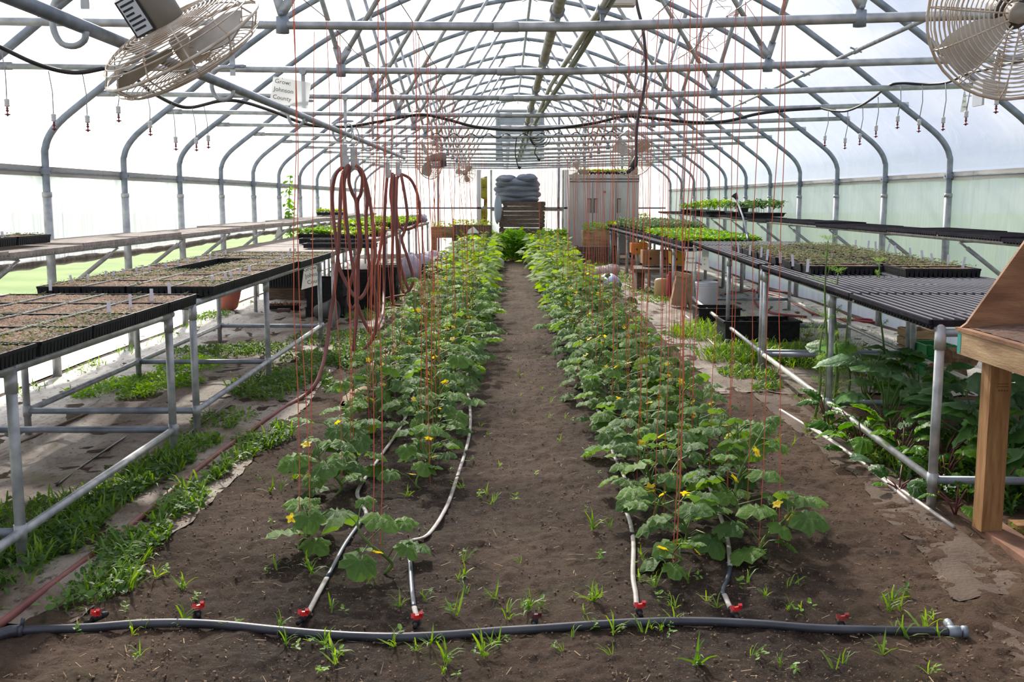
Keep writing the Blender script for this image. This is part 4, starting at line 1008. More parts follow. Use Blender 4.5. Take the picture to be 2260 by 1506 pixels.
# ================================================================ GROUND COVERS
def sheet(name, edgeL, edgeR, m_, lab, dz=.012, wr=.012, n=14, kind='structure', seed=0):
    """ragged cloth between two ground polylines"""
    a = smooth_path([Vector((p.x, p.y, 0)) for p in edgeL], 10); b = smooth_path([Vector((p.x, p.y, 0)) for p in edgeR], 10)
    k = min(len(a), len(b)); V = []
    for i in range(k):
        for j in range(n+1):
            f = j/n; q = a[i]+(b[i]-a[i])*f
            if j == 0: q.x += .02*math.sin(i*.55+seed)+.008*math.sin(i*2.7)
            z = g1(q.x, q.y)+dz+wr*(float(vnoise(q.x*7+seed, q.y*5))-.3)+wr*.7*math.sin(q.x*22+2*float(vnoise(q.x*3, q.y*2))*4)
            V.append((q.x, q.y, z if 0 < j < n else g1(q.x, q.y)+.004))
    F = [(i*(n+1)+j, i*(n+1)+j+1, (i+1)*(n+1)+j+1, (i+1)*(n+1)+j) for i in range(k-1) for j in range(n)]
    o = npobj(name, np.array(V), np.array(F), m_, smooth=True); o['label'] = lab
    if kind == 'structure': o['kind'] = kind
    return o
Yl = [3.6, 4.4, 5.2, 6.5, 8.0, 10, 12.5, 15, 18, 22, 27]
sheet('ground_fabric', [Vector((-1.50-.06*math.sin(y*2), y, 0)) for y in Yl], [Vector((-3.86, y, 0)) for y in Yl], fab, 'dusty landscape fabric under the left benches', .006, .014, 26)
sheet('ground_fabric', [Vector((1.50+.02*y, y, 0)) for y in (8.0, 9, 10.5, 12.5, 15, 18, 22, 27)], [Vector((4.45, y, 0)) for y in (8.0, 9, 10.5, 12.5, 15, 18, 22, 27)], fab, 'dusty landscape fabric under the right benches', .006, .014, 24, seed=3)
o = sheet('fabric_strip', [GG(1350, 612), GG(1420, 660), GG(1500, 715), GG(1640, 850), GG(1800, 990), GG(1880, 1050), GG(1990, 1180), GG(2120, 1330)], [GG(1400, 612), GG(1470, 660), GG(1590, 730), GG(1740, 870), GG(1880, 985), GG(1990, 1050), GG(2130, 1180), GG(2290, 1310)], fab_s, 'long torn strip of grey-brown fabric half buried right of the right bed', .004, .010, 8, kind=None, seed=5); tag(o, o['label'], 'fabric')
o = sheet('fabric_scrap', [GG(2170, 1385), GG(2215, 1440), GG(2262, 1500)], [GG(2200, 1375), GG(2290, 1420), GG(2360, 1480)], fab_s, 'small torn fabric scrap in the bottom right corner', .005, .008, 6, kind=None, seed=8); tag(o, o['label'], 'fabric')
o = sheet('fabric_scrap', [GG(745, 905), GG(800, 830), GG(850, 765), GG(892, 695)], [GG(790, 890), GG(830, 830), GG(875, 765), GG(905, 690)], mat('straw_scrap', (176, 148, 116), .9, 0, (120, 92, 68), 20), 'ragged light brown scrap on the soil left of the left bed', .02, .03, 4, kind=None, seed=9); tag(o, o['label'], 'fabric')
# ================================================================ WEEDS AND GRASS
bl_tv = np.array([(-.035,0,0),(.035,0,0),(-.05,.35,.42),(.05,.35,.42),(-.03,.75,.66),(.03,.75,.66),(0,1.1,.62)]); bl_tf = np.array([(0,1,3),(0,3,2),(2,3,5),(2,5,4),(4,5,6)])
_hz = [GG(*p_, 0) for p_ in ((0,1378),(100,1302),(200,1228),(300,1150),(400,1066),(480,1002),(570,938),(630,898),(668,876),(692,855))]
def hose_clear(px, py):
    ok = np.ones(len(px), bool)
    for a, b in zip(_hz[:-1], _hz[1:]):
        d = np.array([b.x-a.x, b.y-a.y]); l2 = (d**2).sum(); t_ = np.clip(((px-a.x)*d[0]+(py-a.y)*d[1])/l2, 0, 1)
        ox = px-(a.x+t_*d[0]); oy = py-(a.y+t_*d[1]); ok &= ~((np.abs(ox) < .06) & (np.abs(oy) < .16) | ((oy < 0) & (oy > -.2) & (np.abs(ox) < .12)))
    return ok
def patch(lab, spots, kind='mix', seed=0, m1=None, m2=None, name='weed_patch', cat='weeds'):
    """spots: (x, y, rx, ry, n, h)"""
    r = np.random.default_rng(seed); PL, PB = [], []
    for (x, y, rx, ry, n, h) in spots:
        th = r.random(n)*6.283; q = np.sqrt(r.random(n)); px = x+rx*q*np.cos(th); py = y+ry*q*np.sin(th)
        keep = hose_clear(px, py) | (vnoise(px*3.1, py*2.3) > .63); keep &= vnoise(px*4+7, py*3) > .24; px, py, q = px[keep], py[keep], q[keep]; n = len(px)
        z = gz(px, py)+.012+h*(1-q*.6)*r.random(n)
        nb = int(n*(.28 if kind == 'mix' else (.9 if kind == 'grass' else .08)))
        PB.append(np.stack([px[:nb], py[:nb], gz(px[:nb], py[:nb])], -1)); PL.append(np.stack([px[nb:], py[nb:], z[nb:]], -1))
    PL = np.concatenate(PL); PB = np.concatenate(PB); hmean = np.mean([s[5] for s in spots])
    t = thing(name, (spots[0][0], spots[0][1], 0), lab, cat)
    if len(PL):
        n = len(PL); V, F = rep(leaf_tv, leaf_tf, rotmats(r.random(n)*6.28, r.normal(.1, .5, n), r.normal(0, .5, n), .016+.026*r.random(n)), PL); o = npobj('broad_leaves', V, F, m1 or leaf_w, t); o['kind'] = 'stuff'
    if len(PB):
        n = len(PB); V, F = rep(bl_tv, bl_tf, rotmats(r.random(n)*6.28, r.normal(.15, .3, n), r.normal(0, .2, n), hmean*(.5+.75*r.random(n))), PB); o = npobj('grass_blades', V, F, m2 or leaf_g, t); o['kind'] = 'stuff'
    return t
def sp(px, py, rx, ry, n, h): p = GG(px, py); return (p.x, p.y, rx, ry, n, h)
for a_, b_, c_, lab in (((303, 949), (210, 1010), (125, 1072), 'black irrigation line lying on the dusty fabric beneath the nearest left bench'), ((520, 880), (440, 940), (395, 975), 'short black irrigation line on the fabric between the left benches')):
    m = MB(); m.tube(smooth_path([GG(*a_, .012), GG(*b_, .012), GG(*c_, .012)], 6), .006, 6); tag(obj('irrigation_line', m, black_rub, smooth=True), lab, 'hose')
m = MB(); m.tube(smooth_path([GG(30, 985, .01), GG(110, 948, .015), GG(195, 912, .01)], 6), .016, 6, flat=.5); tag(obj('fabric_fold', m, fab_s, smooth=True), 'rolled ridge of loose fabric under the nearest left bench', 'fabric')
patch('band of green weeds and grass in front of the nearest left bench', [sp(60, 1290, .45, .35, 2200, .10), sp(190, 1200, .36, .35, 2000, .10), sp(290, 1120, .36, .4, 2400, .10), sp(390, 1050, .28, .45, 2200, .09), sp(20, 1180, .3, .5, 1100, .09)], seed=1)
patch('green weeds and grass spreading below the leg of the second left bench', [sp(470, 1000, .30, .4, 1500, .09), sp(550, 970, .28, .4, 1300, .08), sp(470, 950, .3, .5, 900, .08)], seed=2)
patch('dense dark green low weeds by the red hose near the hanging coils', [sp(620, 860, .42, .6, 2400, .12), sp(700, 810, .4, .7, 2600, .12), sp(770, 790, .25, .8, 1500, .10), sp(740, 750, .5, .6, 1300, .08)], 'leaf', seed=3)
patch('bright green weed patch growing through the fabric under the second left bench', [sp(250, 870, .35, .3, 1000, .08), sp(340, 850, .4, .4, 1300, .08), sp(420, 810, .3, .4, 900, .07)], 'leaf', seed=4, m1=leaf_t)
patch('second weed patch under the far half of the second left bench', [sp(470, 780, .4, .4, 900, .08), sp(560, 775, .4, .4, 900, .08), sp(470, 700, .2, .5, 400, .07)], 'mix', seed=5)
patch('thin grass tufts at the left wall foot', [(-3.75, 6 + i*1.1, .12, .4, 60, .08) for i in range(9)], 'grass', seed=6)
patch('green weeds along the foot of the third left bench', [(-1.75, 13.5+i*1.1, .35, .5, 420, .09) for i in range(9)], 'mix', seed=7)
patch('yellowish-green grass and weeds under the second right bench', [sp(1580, 740, .5, .6, 900, .12), sp(1650, 790, .5, .5, 1200, .12), sp(1720, 790, .5, .5, 1300, .12), sp(1800, 800, .5, .5, 1000, .12)], 'grass', seed=8)
patch('low weeds at the front posts of the nearest right bench', [sp(1650, 830, .25, .35, 900, .07), sp(1720, 870, .2, .35, 800, .08), sp(1870, 960, .25, .3, 900, .09), sp(1960, 1010, .22, .25, 800, .09)], 'mix', seed=9)
patch('dark leafy weeds between the bench corner and the potting table', [sp(2110, 1120, .3, .2, 1300, .12), sp(2100, 1060, .3, .3, 1000, .12), sp(2240, 1080, .45, .35, 1800, .14), sp(2240, 1000, .5, .4, 1500, .16)], 'leaf', seed=10, m1=mat('weed_dark', (44, 80, 34), .5, 0, (64, 100, 44), 4, trans=.3))
patch('green weeds on the floor under the far right bench', [(2.2, 15.5+i*1.2, .25, .5, 300, .09) for i in range(8)], 'mix', seed=11)
patch('sparse grass along the right edge of the fabric', [(3.2, 9+i*.8, .5, .4, 260, .07) for i in range(6)], 'grass', seed=12)
patch('long outdoor grass seen under the rolled-up left wall', [(-6.6, 8+i*1.6, 1.1, 1.1, 1500, .07) for i in range(12)], 'grass', seed=13, m2=mat('lawn_blade', (120, 150, 60), .6, 0, (160, 180, 80), 1, trans=.4), name='lawn_grass', cat='grass')
# small sprouts in the bare soil
def sprout_mesh(seed, m_, nb, L, broad):
    r = np.random.default_rng(seed); pos = np.stack([r.normal(0, .006, nb), r.normal(0, .006, nb), np.zeros(nb)], -1)
    tv, tf = (leaf_tv*np.array([.8, 1, 1]), leaf_tf) if broad else (bl_tv, bl_tf)
    if broad: pos[:, 2] = .008+.03*r.random(nb)
    V, F = rep(tv, tf, rotmats(r.random(nb)*6.28, r.normal(.15, .35, nb), r.normal(0, .3, nb), L*(.5+.8*r.random(nb))), pos); return npmesh('blades', V, F, m_)
SPR = [sprout_mesh(i, leaf_g, 5+i, .055+.008*i, False) for i in range(4)]+[sprout_mesh(9+i, leaf_t, 7, .03, True) for i in range(3)]
SPL = []
def sprout(x, y, s, mi, lab, grp): SPL.append((x, y, s, mi, lab, grp))
def sprout_make(x, y, s, mi, lab, grp):
    o = bpy.data.objects.new('weed_sprout', SPR[mi]); C.objects.link(o); o.location = (x, y, g1(x, y)+.004); o.scale = (s, s, s); o.rotation_euler = (0, 0, random.uniform(0, 6.3)); tag(o, lab, 'weed', grp)
zones = [(1130, 915, 'path'), (1075, 965, 'path'), (1130, 1105, 'path'), (1090, 1110, 'path'), (1075, 1095, 'path'), (1020, 1080, 'path'), (1020, 1230, 'path'), (1010, 1285, 'path'), (960, 1020, 'path'), (1045, 1020, 'path'), (1125, 800, 'path'), (1215, 830, 'path'), (1225, 870, 'path'), (1215, 890, 'path'), (1300, 1010, 'path'), (1320, 960, 'path'), (1310, 1170, 'path'), (1325, 1240, 'path'), (1310, 1330, 'path'), (1320, 1320, 'path'), (1165, 1350, 'path'), (1150, 1345, 'path'), (1120, 1370, 'path'), (1190, 1355, 'path'), (1010, 1360, 'path'),
         (440, 1320, 'left'), (400, 1300, 'left'), (600, 1160, 'left'), (610, 1260, 'left'), (690, 1270, 'left'), (620, 1085, 'left'), (680, 1030, 'left'), (650, 1060, 'left'), (370, 1270, 'left'), (320, 1240, 'left'), (240, 1300, 'left'), (190, 1320, 'left'), (280, 1345, 'left'), (760, 1360, 'left'), (830, 1290, 'left'), (880, 1340, 'left'), (700, 1130, 'left'),
         (720, 1440, 'front'), (690, 1430, 'front'), (740, 1470, 'front'), (700, 1490, 'front'), (630, 1425, 'front'), (300, 1460, 'front'), (180, 1400, 'front'), (400, 1385, 'front'), (320, 1390, 'front'), (500, 1390, 'front'), (620, 1395, 'front'), (870, 1430, 'front'), (920, 1440, 'front'), (950, 1430, 'front'), (1070, 1435, 'front'), (1100, 1430, 'front'), (990, 1460, 'front'), (980, 1490, 'front'), (1050, 1450, 'front'), (1240, 1440, 'front'), (1300, 1385, 'front'), (1370, 1400, 'front'), (1420, 1400, 'front'), (1460, 1395, 'front'), (1480, 1390, 'front'), (1540, 1470, 'front'), (1660, 1450, 'front'), (1840, 1480, 'front'), (1750, 1490, 'front'), (2050, 1490, 'front'), (1950, 1440, 'front'), (2060, 1370, 'front'), (2040, 1400, 'front'), (2000, 1410, 'front'),
         (1420, 1240, 'right'), (1440, 1290, 'right'), (1520, 1290, 'right'), (1560, 1330, 'right'), (1450, 1330, 'right'), (1480, 1340, 'right'), (1650, 1290, 'right'), (1690, 1320, 'right'), (1760, 1300, 'right'), (1740, 1350, 'right'), (1740, 1160, 'right'), (1750, 1150, 'right'), (1970, 1330, 'right'), (2000, 1320, 'right'), (1960, 1350, 'right'), (1790, 1350, 'right'), (1720, 980, 'right'), (1750, 985, 'right'), (2230, 1180, 'right'), (1860, 900, 'right')]
zl = {'path': 'small green sprout in the middle path', 'left': 'small weed sprout left of the left bed', 'front': 'small weed sprout in front of the header hose', 'right': 'small weed sprout around the right bed'}
for i, (px, py, z) in enumerate(zones):
    p = GG(px, py); 
    for j in range(2 if py > 1000 else 1):
        sprout(p.x+random.uniform(-.05, .05)*j, p.y+random.uniform(-.06, .06)*j, random.uniform(.5, 1.0), random.randrange(7), zl[z], 'weed sprouts, '+z)
for i in range(70):
    y = random.uniform(3.2, 14); x = random.uniform(-.35, .6) if random.random() < .5 else random.uniform(-1.4, 1.7)
    sprout(x, y, random.uniform(.35, .75), random.randrange(7), zl['path' if -.36 < x < .6 and y > 3.6 else ('front' if y < 3.5 else ('left' if x < 0 else 'right'))], 'weed sprouts, '+('path' if -.36 < x < .6 and y > 3.6 else ('front' if y < 3.5 else ('left' if x < 0 else 'right'))))
_by = {}
for q in SPL: _by.setdefault(q[5], []).append(q)
for g_, lst in _by.items():
    lst.sort(key=lambda q: q[0])
    for i, q in enumerate(lst[:118]): sprout_make(q[0], q[1], q[2], q[3], '%s, %s from the left' % (q[4], NTH[min(i, len(NTH)-1)]), g_)
# clods, straw bits
r = np.random.default_rng(77); n = 26000
px = r.uniform(-1.6, 2.0, n); py = 2.9+9*r.random(n)**1.8; oct_v = np.array([(1,0,0),(-1,0,0),(0,1,0),(0,-1,0),(0,0,1),(0,0,-1)]); oct_f = np.array([(0,2,4),(2,1,4),(1,3,4),(3,0,4),(2,0,5),(1,2,5),(3,1,5),(0,3,5)])
sz = .0014+.006*r.random(n)**5; V, F = rep(oct_v, oct_f, rotmats(r.random(n)*6, r.random(n)*6, r.random(n)*6, sz), np.stack([px, py, gz(px, py)+.006], -1))
o = npobj('soil_clods', V, F, mat('clod', (150, 122, 98), .95, 0, (92, 72, 56), 40), smooth=False); tag(o, 'countless small crumbs of brown soil scattered over the beds', 'soil', None, 'stuff')
n = 2600; px = r.uniform(-1.6, 2.2, n); py = 2.9+10*r.random(n)**1.6; st_v = np.array([(-.5,-.03,0),(.5,-.03,0),(.5,.03,.02),(-.5,.03,.02)]); st_f = np.array([(0,1,2,3)])
V, F = rep(st_v, st_f, rotmats(r.random(n)*6, r.normal(0, .2, n), r.normal(0, .2, n), .012+.035*r.random(n)**2), np.stack([px, py, gz(px, py)+.010], -1))
o = npobj('straw_bits', V, F, mat('straw', (186, 160, 120), .9, 0, (130, 106, 80), 6)); tag(o, 'countless short bits of dry straw on the soil', 'straw', None, 'stuff')

# ================================================================ KALE, BEETS, FENNEL UNDER THE NEAR RIGHT BENCH
def rosette(name, x, y, meshes, stem_m, nl, size, h, seed, lab, group, spread=1.0):
    r = random.Random(seed); t = thing(name, (x, y, g1(x, y)), lab, 'plant', group); m = MB()
    for i in range(nl):
        a = i*2.4+r.uniform(-.3, .3); up = h*(.35+.65*r.random()); out = (.05+.14*r.random())*spread*(1.3-up/h*.5)
        e = Vector((math.cos(a)*out, math.sin(a)*out, up)); m.tube([(0, 0, .0), (math.cos(a)*out*.35, math.sin(a)*out*.35, up*.6), e], .0045, 5)
        inst('leaf', meshes[r.randrange(len(meshes))][0], t, M4(e-Vector((0, 0, .01)), a-math.pi/2+r.uniform(-.3, .3), r.uniform(-.15, .75), r.uniform(-.4, .4), size*(.65+.6*r.random())))
    obj('stalks', m, stem_m, t, smooth=True, local=True); return t
kp = [(2.42, 6.55), (2.75, 6.0), (3.0, 6.6), (2.55, 7.3), (3.15, 5.6), (2.95, 7.4), (3.3, 6.2), (2.62, 5.45), (2.95, 5.15), (3.4, 5.2)]
for k, (x, y) in enumerate(kp):
    rosette('kale_plant', x, y, kale, stem_g, 10, .27, .44, 300+k, 'blue-green kale plant under the nearest right bench, %s of its clump' % NTH[k], 'kale plants under the bench', 1.2)
bp_ = [(2.06, 5.95), (2.22, 5.75), (2.3, 5.35), (2.15, 6.25), (2.02, 6.5), (2.45, 5.75), (2.3, 6.1), (2.5, 5.15), (2.14, 4.85), (2.02, 5.25)]
for k, (x, y) in enumerate(bp_):
    rosette('beet_plant', x, y, beet, stem_r, 7 if k < 8 else 5, .15 if k < 8 else .11, .24 if k < 8 else .15, 340+k, 'beet plant with red stalks by the low rail, %s of its row' % NTH[k], 'beet plants along the low rail', .8)
for k, (px, py, s) in enumerate(((1900, 1032, .14), (1842, 1008, .12))):
    p = GG(px, py, .03); me = kale[0][0] if k == 0 else beet[0][0]
    o = bpy.data.objects.new('fallen_leaf', me.copy()); C.objects.link(o); o.matrix_world = M4(p+Vector((-.07, 0, .05)), -1.4, .1, .25, s); tag(o, ('pale blue-green oval leaf lying over the pale conduit pole', 'small bright green leaf lying beside the fabric strip')[k], 'leaf')
def fennel(x, y, h, seed, lab):
    r = np.random.default_rng(seed); t = thing('fennel_plant', (x, y, g1(x, y)), lab, 'plant', 'fennel plants by the right bench'); rr = random.Random(seed)
    top = Vector((rr.uniform(-.05, .05), rr.uniform(-.05, .05), h)); st = smooth_path([(0, 0, 0), (top.x*.2+.02, top.y*.3, h*.35), (top.x*.6-.01, top.y*.6, h*.7), top], 5)
    m = MB(); m.tube(st, [.010*(1-.65*i/len(st)) for i in range(len(st))], 6); obj('stalk', m, stem_g, t, smooth=True, local=True)
    hair = []
    def frond(q, d, L, n):
        for i in range(n):
            f = .2+.8*i/n; p = q+d*L*f+Vector((0, 0, -L*.25*f*f)); 
            for _ in range(2):
                a = Vector((rr.gauss(0, 1), rr.gauss(0, 1), rr.gauss(.3, .8))).normalized(); hair.append((p, a*L*.30*(1.1-f)))
    for i in range(12 if h > .9 else 9):
        f = .10+.85*i/12; q = Vector(st[int(f*(len(st)-1))]); a = i*2.4+rr.random(); d = Vector((math.cos(a), math.sin(a), .7)).normalized(); frond(q, d, .22*(1.2-f*.7), 26)
    for i in range(8): a = i*.785; d = Vector((math.cos(a)*.8, math.sin(a)*.8, .7)).normalized(); frond(top, d, .09, 10)
    V = []; F = []
    for p, d in hair:
        s = d.cross(Vector((.3, .5, 1))).normalized()*.0012; o = len(V); V += [p-s, p+s, p+d+s*.5, p+d-s*.5]; F.append((o, o+1, o+2, o+3))
    o = npobj('fronds', np.array([tuple(v) for v in V]), np.array(F), mat('fennel_green', (104, 144, 74), .6, 0, (140, 172, 86), 3, trans=.4), t, local=True); o['kind'] = 'stuff'
for k, (px, py, h, lab) in enumerate(((1815, 935, 1.22, 'tallest feathery fennel stalk beside the second post of the right bench'), (1836, 925, 1.0, 'feathery fennel stalk just right of the tallest one'), (1798, 925, .7, 'short feathery fennel left of the tallest stalk'), (1868, 900, .62, 'bushy short fennel behind the front rail'), (1845, 870, .9, 'slim fennel stalk leaning over the bench edge'), (1945, 900, 1.05, 'single thin fennel stalk between post and kale leaves'))):
    p = GG(px, py); fennel(p.x, p.y, h, 400+k, lab)
# ================================================================ FANS
def fan(c, axis, Rf, lab, depth=.17, rings=13, motor=True, spin=0.4, up=(0, 0, 1), box=True, wires=True, hang=None, wr=.0024, grp=None):
    """axis points from the blades towards the motor (back of the fan)"""
    c = Vector(c); ax = Vector(axis).normalized(); x = ax.orthogonal().normalized(); u = Vector(up)
    x = u.cross(ax).normalized(); y = ax.cross(x); M = Matrix((x, y, ax)).transposed()
    t = thing('circulation_fan', c, lab, 'fan', grp)
    def ring(m, r_, z, rr, k=4): m.ring(c, r_, rr, M, 36 if r_ > .1 else 20, k, z)
    for side in (-1, 1):
        m = MB()
        for i in range(rings):
            f = (i+1)/rings; r_ = Rf*(.16+.84*f); z = side*depth*(.5*math.sqrt(max(0, 1-f**3.2))+.02); ring(m, r_, z, wr)
        for k in range(12):
            a = k*math.pi/6+.1; pts = []
            for i in range(7):
                f = i/6; r_ = Rf*(.16+.84*f); z = side*depth*(.5*math.sqrt(max(0, 1-f**3.2))+.02); pts.append(c+M @ Vector((r_*math.cos(a), r_*math.sin(a), z)))
            m.tube(pts, wr*1.2, 4, caps=False)
        obj('wire_guard', m, wire_tan, t)
    m = MB(); ring(m, Rf*1.005, 0, .0055, 6); obj('rim', m, wire_tan, t, smooth=True)
    for k in range(3):
        vs, fs = [], []; a0 = spin+k*2.094
        for i in range(8):
            f = i/7; r_ = Rf*(.14+.78*f); w = Rf*(.17+.32*math.sin(min(1, f*1.1)*math.pi*.62))*(1 if f < .9 else .85)
            for s in (-1, 0, 1):
                ang = a0+s*w/r_*.5*(1 if f > .2 else .7); z = s*w*.22-.01*f*(1-s*s)
                vs.append(c+M @ Vector((r_*math.cos(ang), r_*math.sin(ang), z)))
        vs2 = vs+[v+M @ Vector((0, 0, .002)) for v in vs]; n = len(vs)
        for i in range(7):
            for s in range(2): a = i*3+s; fs += [(a, a+1, a+4, a+3), (a+n, a+3+n, a+4+n, a+1+n)]
        m = MB(); m.add(vs2, fs); obj('blade', m, blade_m, t, smooth=True)
    m = MB(); m.lathe(c, [(.03, -.05), (.035, -.03), (.035, .03), (.02, .04)], 12, M); obj('hub', m, blade_m, t, smooth=True)
    if motor:
        m = MB(); m.lathe(c, [(.045, depth*.35), (.062, depth*.45), (.064, depth*.5+.12), (.05, depth*.5+.15), (.02, depth*.5+.155)], 16, M); mo = obj('motor', m, mat('motor_tan', (128, 120, 110), .5, .1) if box else motor_m, t, smooth=True)
        if box:
            m = MB(); bc = c+M @ Vector((.0, -.075, depth*.5+.075)); m.box(bc, (.11, .07, .13), M); bx = obj('junction_box', m, motor_m, mo)
            m = MB(); bc = c+M @ Vector((.0, -.075, depth*.5+.075)); fd = max((Vector((1, 0, 0)), Vector((-1, 0, 0)), Vector((0, -1, 0))), key=lambda v: (M @ v).dot(Vector((.5, -1, -.3)))); hw_ = .0565 if fd.x else .0365
            sz_ = (.002, .058, .118) if fd.x else (.098, .002, .115); m.box(bc+M @ (fd*hw_), sz_, M); q = obj('plate', m, mat('plate_grey', (206, 210, 214), .5), bx); q['label'] = 'pale data plate with black print'
            m = MB()
            for i, w in enumerate((.05, .036, .03, .045, .05, .04)):
                if fd.x: m.box(bc+M @ (fd*(hw_+.0014)+Vector((0, -.025+w/2, .045-.017*i))), (.0012, w, .007), M)
                else: m.box(bc+M @ (fd*(hw_+.0014)+Vector((-.042+w/2, 0, .045-.017*i))), (w, .0012, .007), M)
            q = obj('print', m, ink_d, bx)
    if hang:
        m = MB(); m.tube(hang, .011, 8); obj('hanger', m, galv, t, smooth=True)
    return t
fan(P(402, 100, 3.75), (-.40, -.40, .80), .295, 'large tilted wire-guard fan hanging at the upper left', .17, 15, True, .9, up=(.75, 0, .6), hang=[P(402, 100, 3.75)+Vector((-.1, -.06, .18)), P(330, -60, 3.65), P(328, -90, 3.6)], wr=.0026)
cF = P(2246, 28, 3.65)
fan(cF, (.22, .95, .22), .285, 'large wire-guard fan facing the camera at the upper right edge', .16, 16, True, 3.55, hang=[cF+Vector((.05, .2, .05)), cF+Vector((.05, .2, .32)), cF+Vector((.05, -.1, .45))], box=False, wr=.0026)
m = MB(); q = P(2188, 198, 3.85); m.box(q, (.085, .06, .055), Matrix.Rotation(.2, 3, 'Y')); m.box(q+Vector((-.045, -.0, -.012)), (.008, .08, .09)); t = thing('outlet_box', q, 'small white box and bracket below the right fan', 'box'); obj('box_body', m, bucket_m, t)
m = MB(); m.tube([q+Vector((0, 0, .02)), q+Vector((.02, 0, .14)), cF+Vector((.05, .18, -.12))], .008, 6); obj('bracket', m, galv, t, smooth=True)
q = P(948, 350, 12.6); fan(q, (.75, -.55, .05), .24, 'mid-distance wire-guard fan hanging left of the middle', .14, 9, True, 2.2, hang=[q+Vector((.03, 0, .22)), q+Vector((.03, 0, .42))], wr=.0026)
q = P(1395, 340, 12.6); fan(q, (-.25, -.95, 0), .26, 'mid-distance wire-guard fan hanging right of the middle behind the black cord', .14, 8, False, .6, hang=[q+Vector((.03, 0, .22)), q+Vector((.03, 0, .36))], wr=.0022)
q = P(1026, 382, 24.8); fan(q, (0, 1, .1), .24, 'small distant wire-guard fan left of the end door', .14, 7, True, .2, hang=[q+Vector((.0, 0, .22)), q+Vector((.0, 0, .40))], box=False, wr=.0035)
q = P(1277, 378, 24.8); fan(q, (0, 1, .1), .24, 'small distant wire-guard fan in front of the steel cabinet corner', .14, 7, False, 1.2, hang=[q+Vector((.0, 0, .22)), q+Vector((.0, 0, .40))], box=False, wr=.0035)

# ================================================================ MIST LINE
def mist(name, pts, lab, r=.0095, m_=black_rub):
    t = thing(name, pts[0], lab, 'hose'); m = MB(); m.tube(smooth_path(pts, 8), r, 8); obj('tube', m, m_, t, smooth=True); return t
mist('mist_line', [P(-60, 78, 6.6), P(0, 104, 6.8), P(70, 137, 6.9), P(130, 156, 7.05), P(180, 160, 7.1), P(250, 149, 7.15), P(290, 165, 7.4), P(330, 200, 7.9), P(380, 228, 8.4), P(420, 237, 8.6), P(485, 223, 8.92), P(535, 225, 9.0), P(600, 245, 9.5), P(680, 275, 10.2), P(760, 280, 10.7), P(850, 266, 10.75), P(925, 253, 10.75), P(980, 262, 10.75), P(1050, 280, 10.75), P(1130, 287, 10.75), P(1220, 284, 10.75), P(1310, 272, 10.75), P(1380, 257, 10.75), P(1450, 262, 10.75), P(1530, 270, 10.7), P(1600, 268, 10.7), P(1670, 252, 10.75), P(1730, 244, 10.75), P(1812, 239, 10.75)],
     'black mist line looping from chord to chord across the whole house', .015)
mist('mist_line', [P(1812, 239, 10.7), P(1840, 245, 10.5), P(1868, 245, 10.3), P(1900, 233, 10), P(1930, 214, 9.6), P(1960, 190, 9.0), P(1990, 184, 8.9), P(2040, 186, 8.8), P(2090, 182, 8.5), P(2135, 163, 8.1), P(2190, 150, 7.6), P(2270, 130, 7.0)],
     'thinner pale-lit end of the mist line rising to the right fan', .011)
drops = [(3, 112, 11, 250, 6.8), (107, 157, 116, 283, 7.0), (182, 163, 191, 286, 7.1), (257, 185, 259, 267, 7.2), (325, 208, 330, 297, 7.9), (378, 228, 388, 329, 8.35), (424, 238, 434, 331, 8.6), (450, 234, 461, 325, 8.75),
         (1828, 244, 1820, 321, 10.55), (1871, 245, 1866, 327, 10.3), (1904, 232, 1899, 318, 10), (1938, 214, 1936, 301, 9.5), (1988, 186, 1983, 281, 8.9), (2036, 187, 2031, 289, 8.8), (2087, 183, 2086, 285, 8.5), (2140, 165, 2136, 273, 8.0), (2205, 150, 2203, 247, 7.5)]
mr = mat('mister_red', (120, 34, 44), .4); wl = mat('weight_grey', (206, 204, 200), .5); thin = mat('mist_tube_thin', (150, 146, 144), .4)
for k, (a, b, c_, d, Yd) in enumerate(drops):
    side = 'left' if k < 8 else 'right'; idx_ = k if k < 8 else k-8
    top = P(a, b, Yd); sc = Yd/F_PX
    L_ = (d-b)*sc; bot = Vector((top.x+(c_-a)*sc*.6, Yd, top.z-L_*1.0)); t = thing('mist_sprinkler', top, 'red-tipped mist sprinkler hanging at the %s, %s of its line counted from the left' % (side, NTH[idx_]), 'sprinkler', 'mist sprinklers')
    m = MB(); m.tube([top, top+(bot-top)*.35+Vector((.012, 0, 0)), bot+Vector((0, 0, .11))], .0036, 6); obj('feed_tube', m, thin, t, smooth=True)
    m = MB(); z = bot
    m.lathe(z, [(.006, .058), (.0155, .062), (.0165, .07), (.014, .076), (.0165, .082), (.014, .088), (.0165, .094), (.0155, .106), (.006, .11)], 10); w = obj('weight', m, wl, t, smooth=True)
    m = MB(); m.lathe(z, [(.004, .058), (.009, .05), (.005, .044), (.011, .034), (.004, .028), (.004, .018), (.018, .014), (.019, .010), (.006, .006), (.004, 0)], 10); obj('sprinkler_head', m, mr, t, smooth=True)

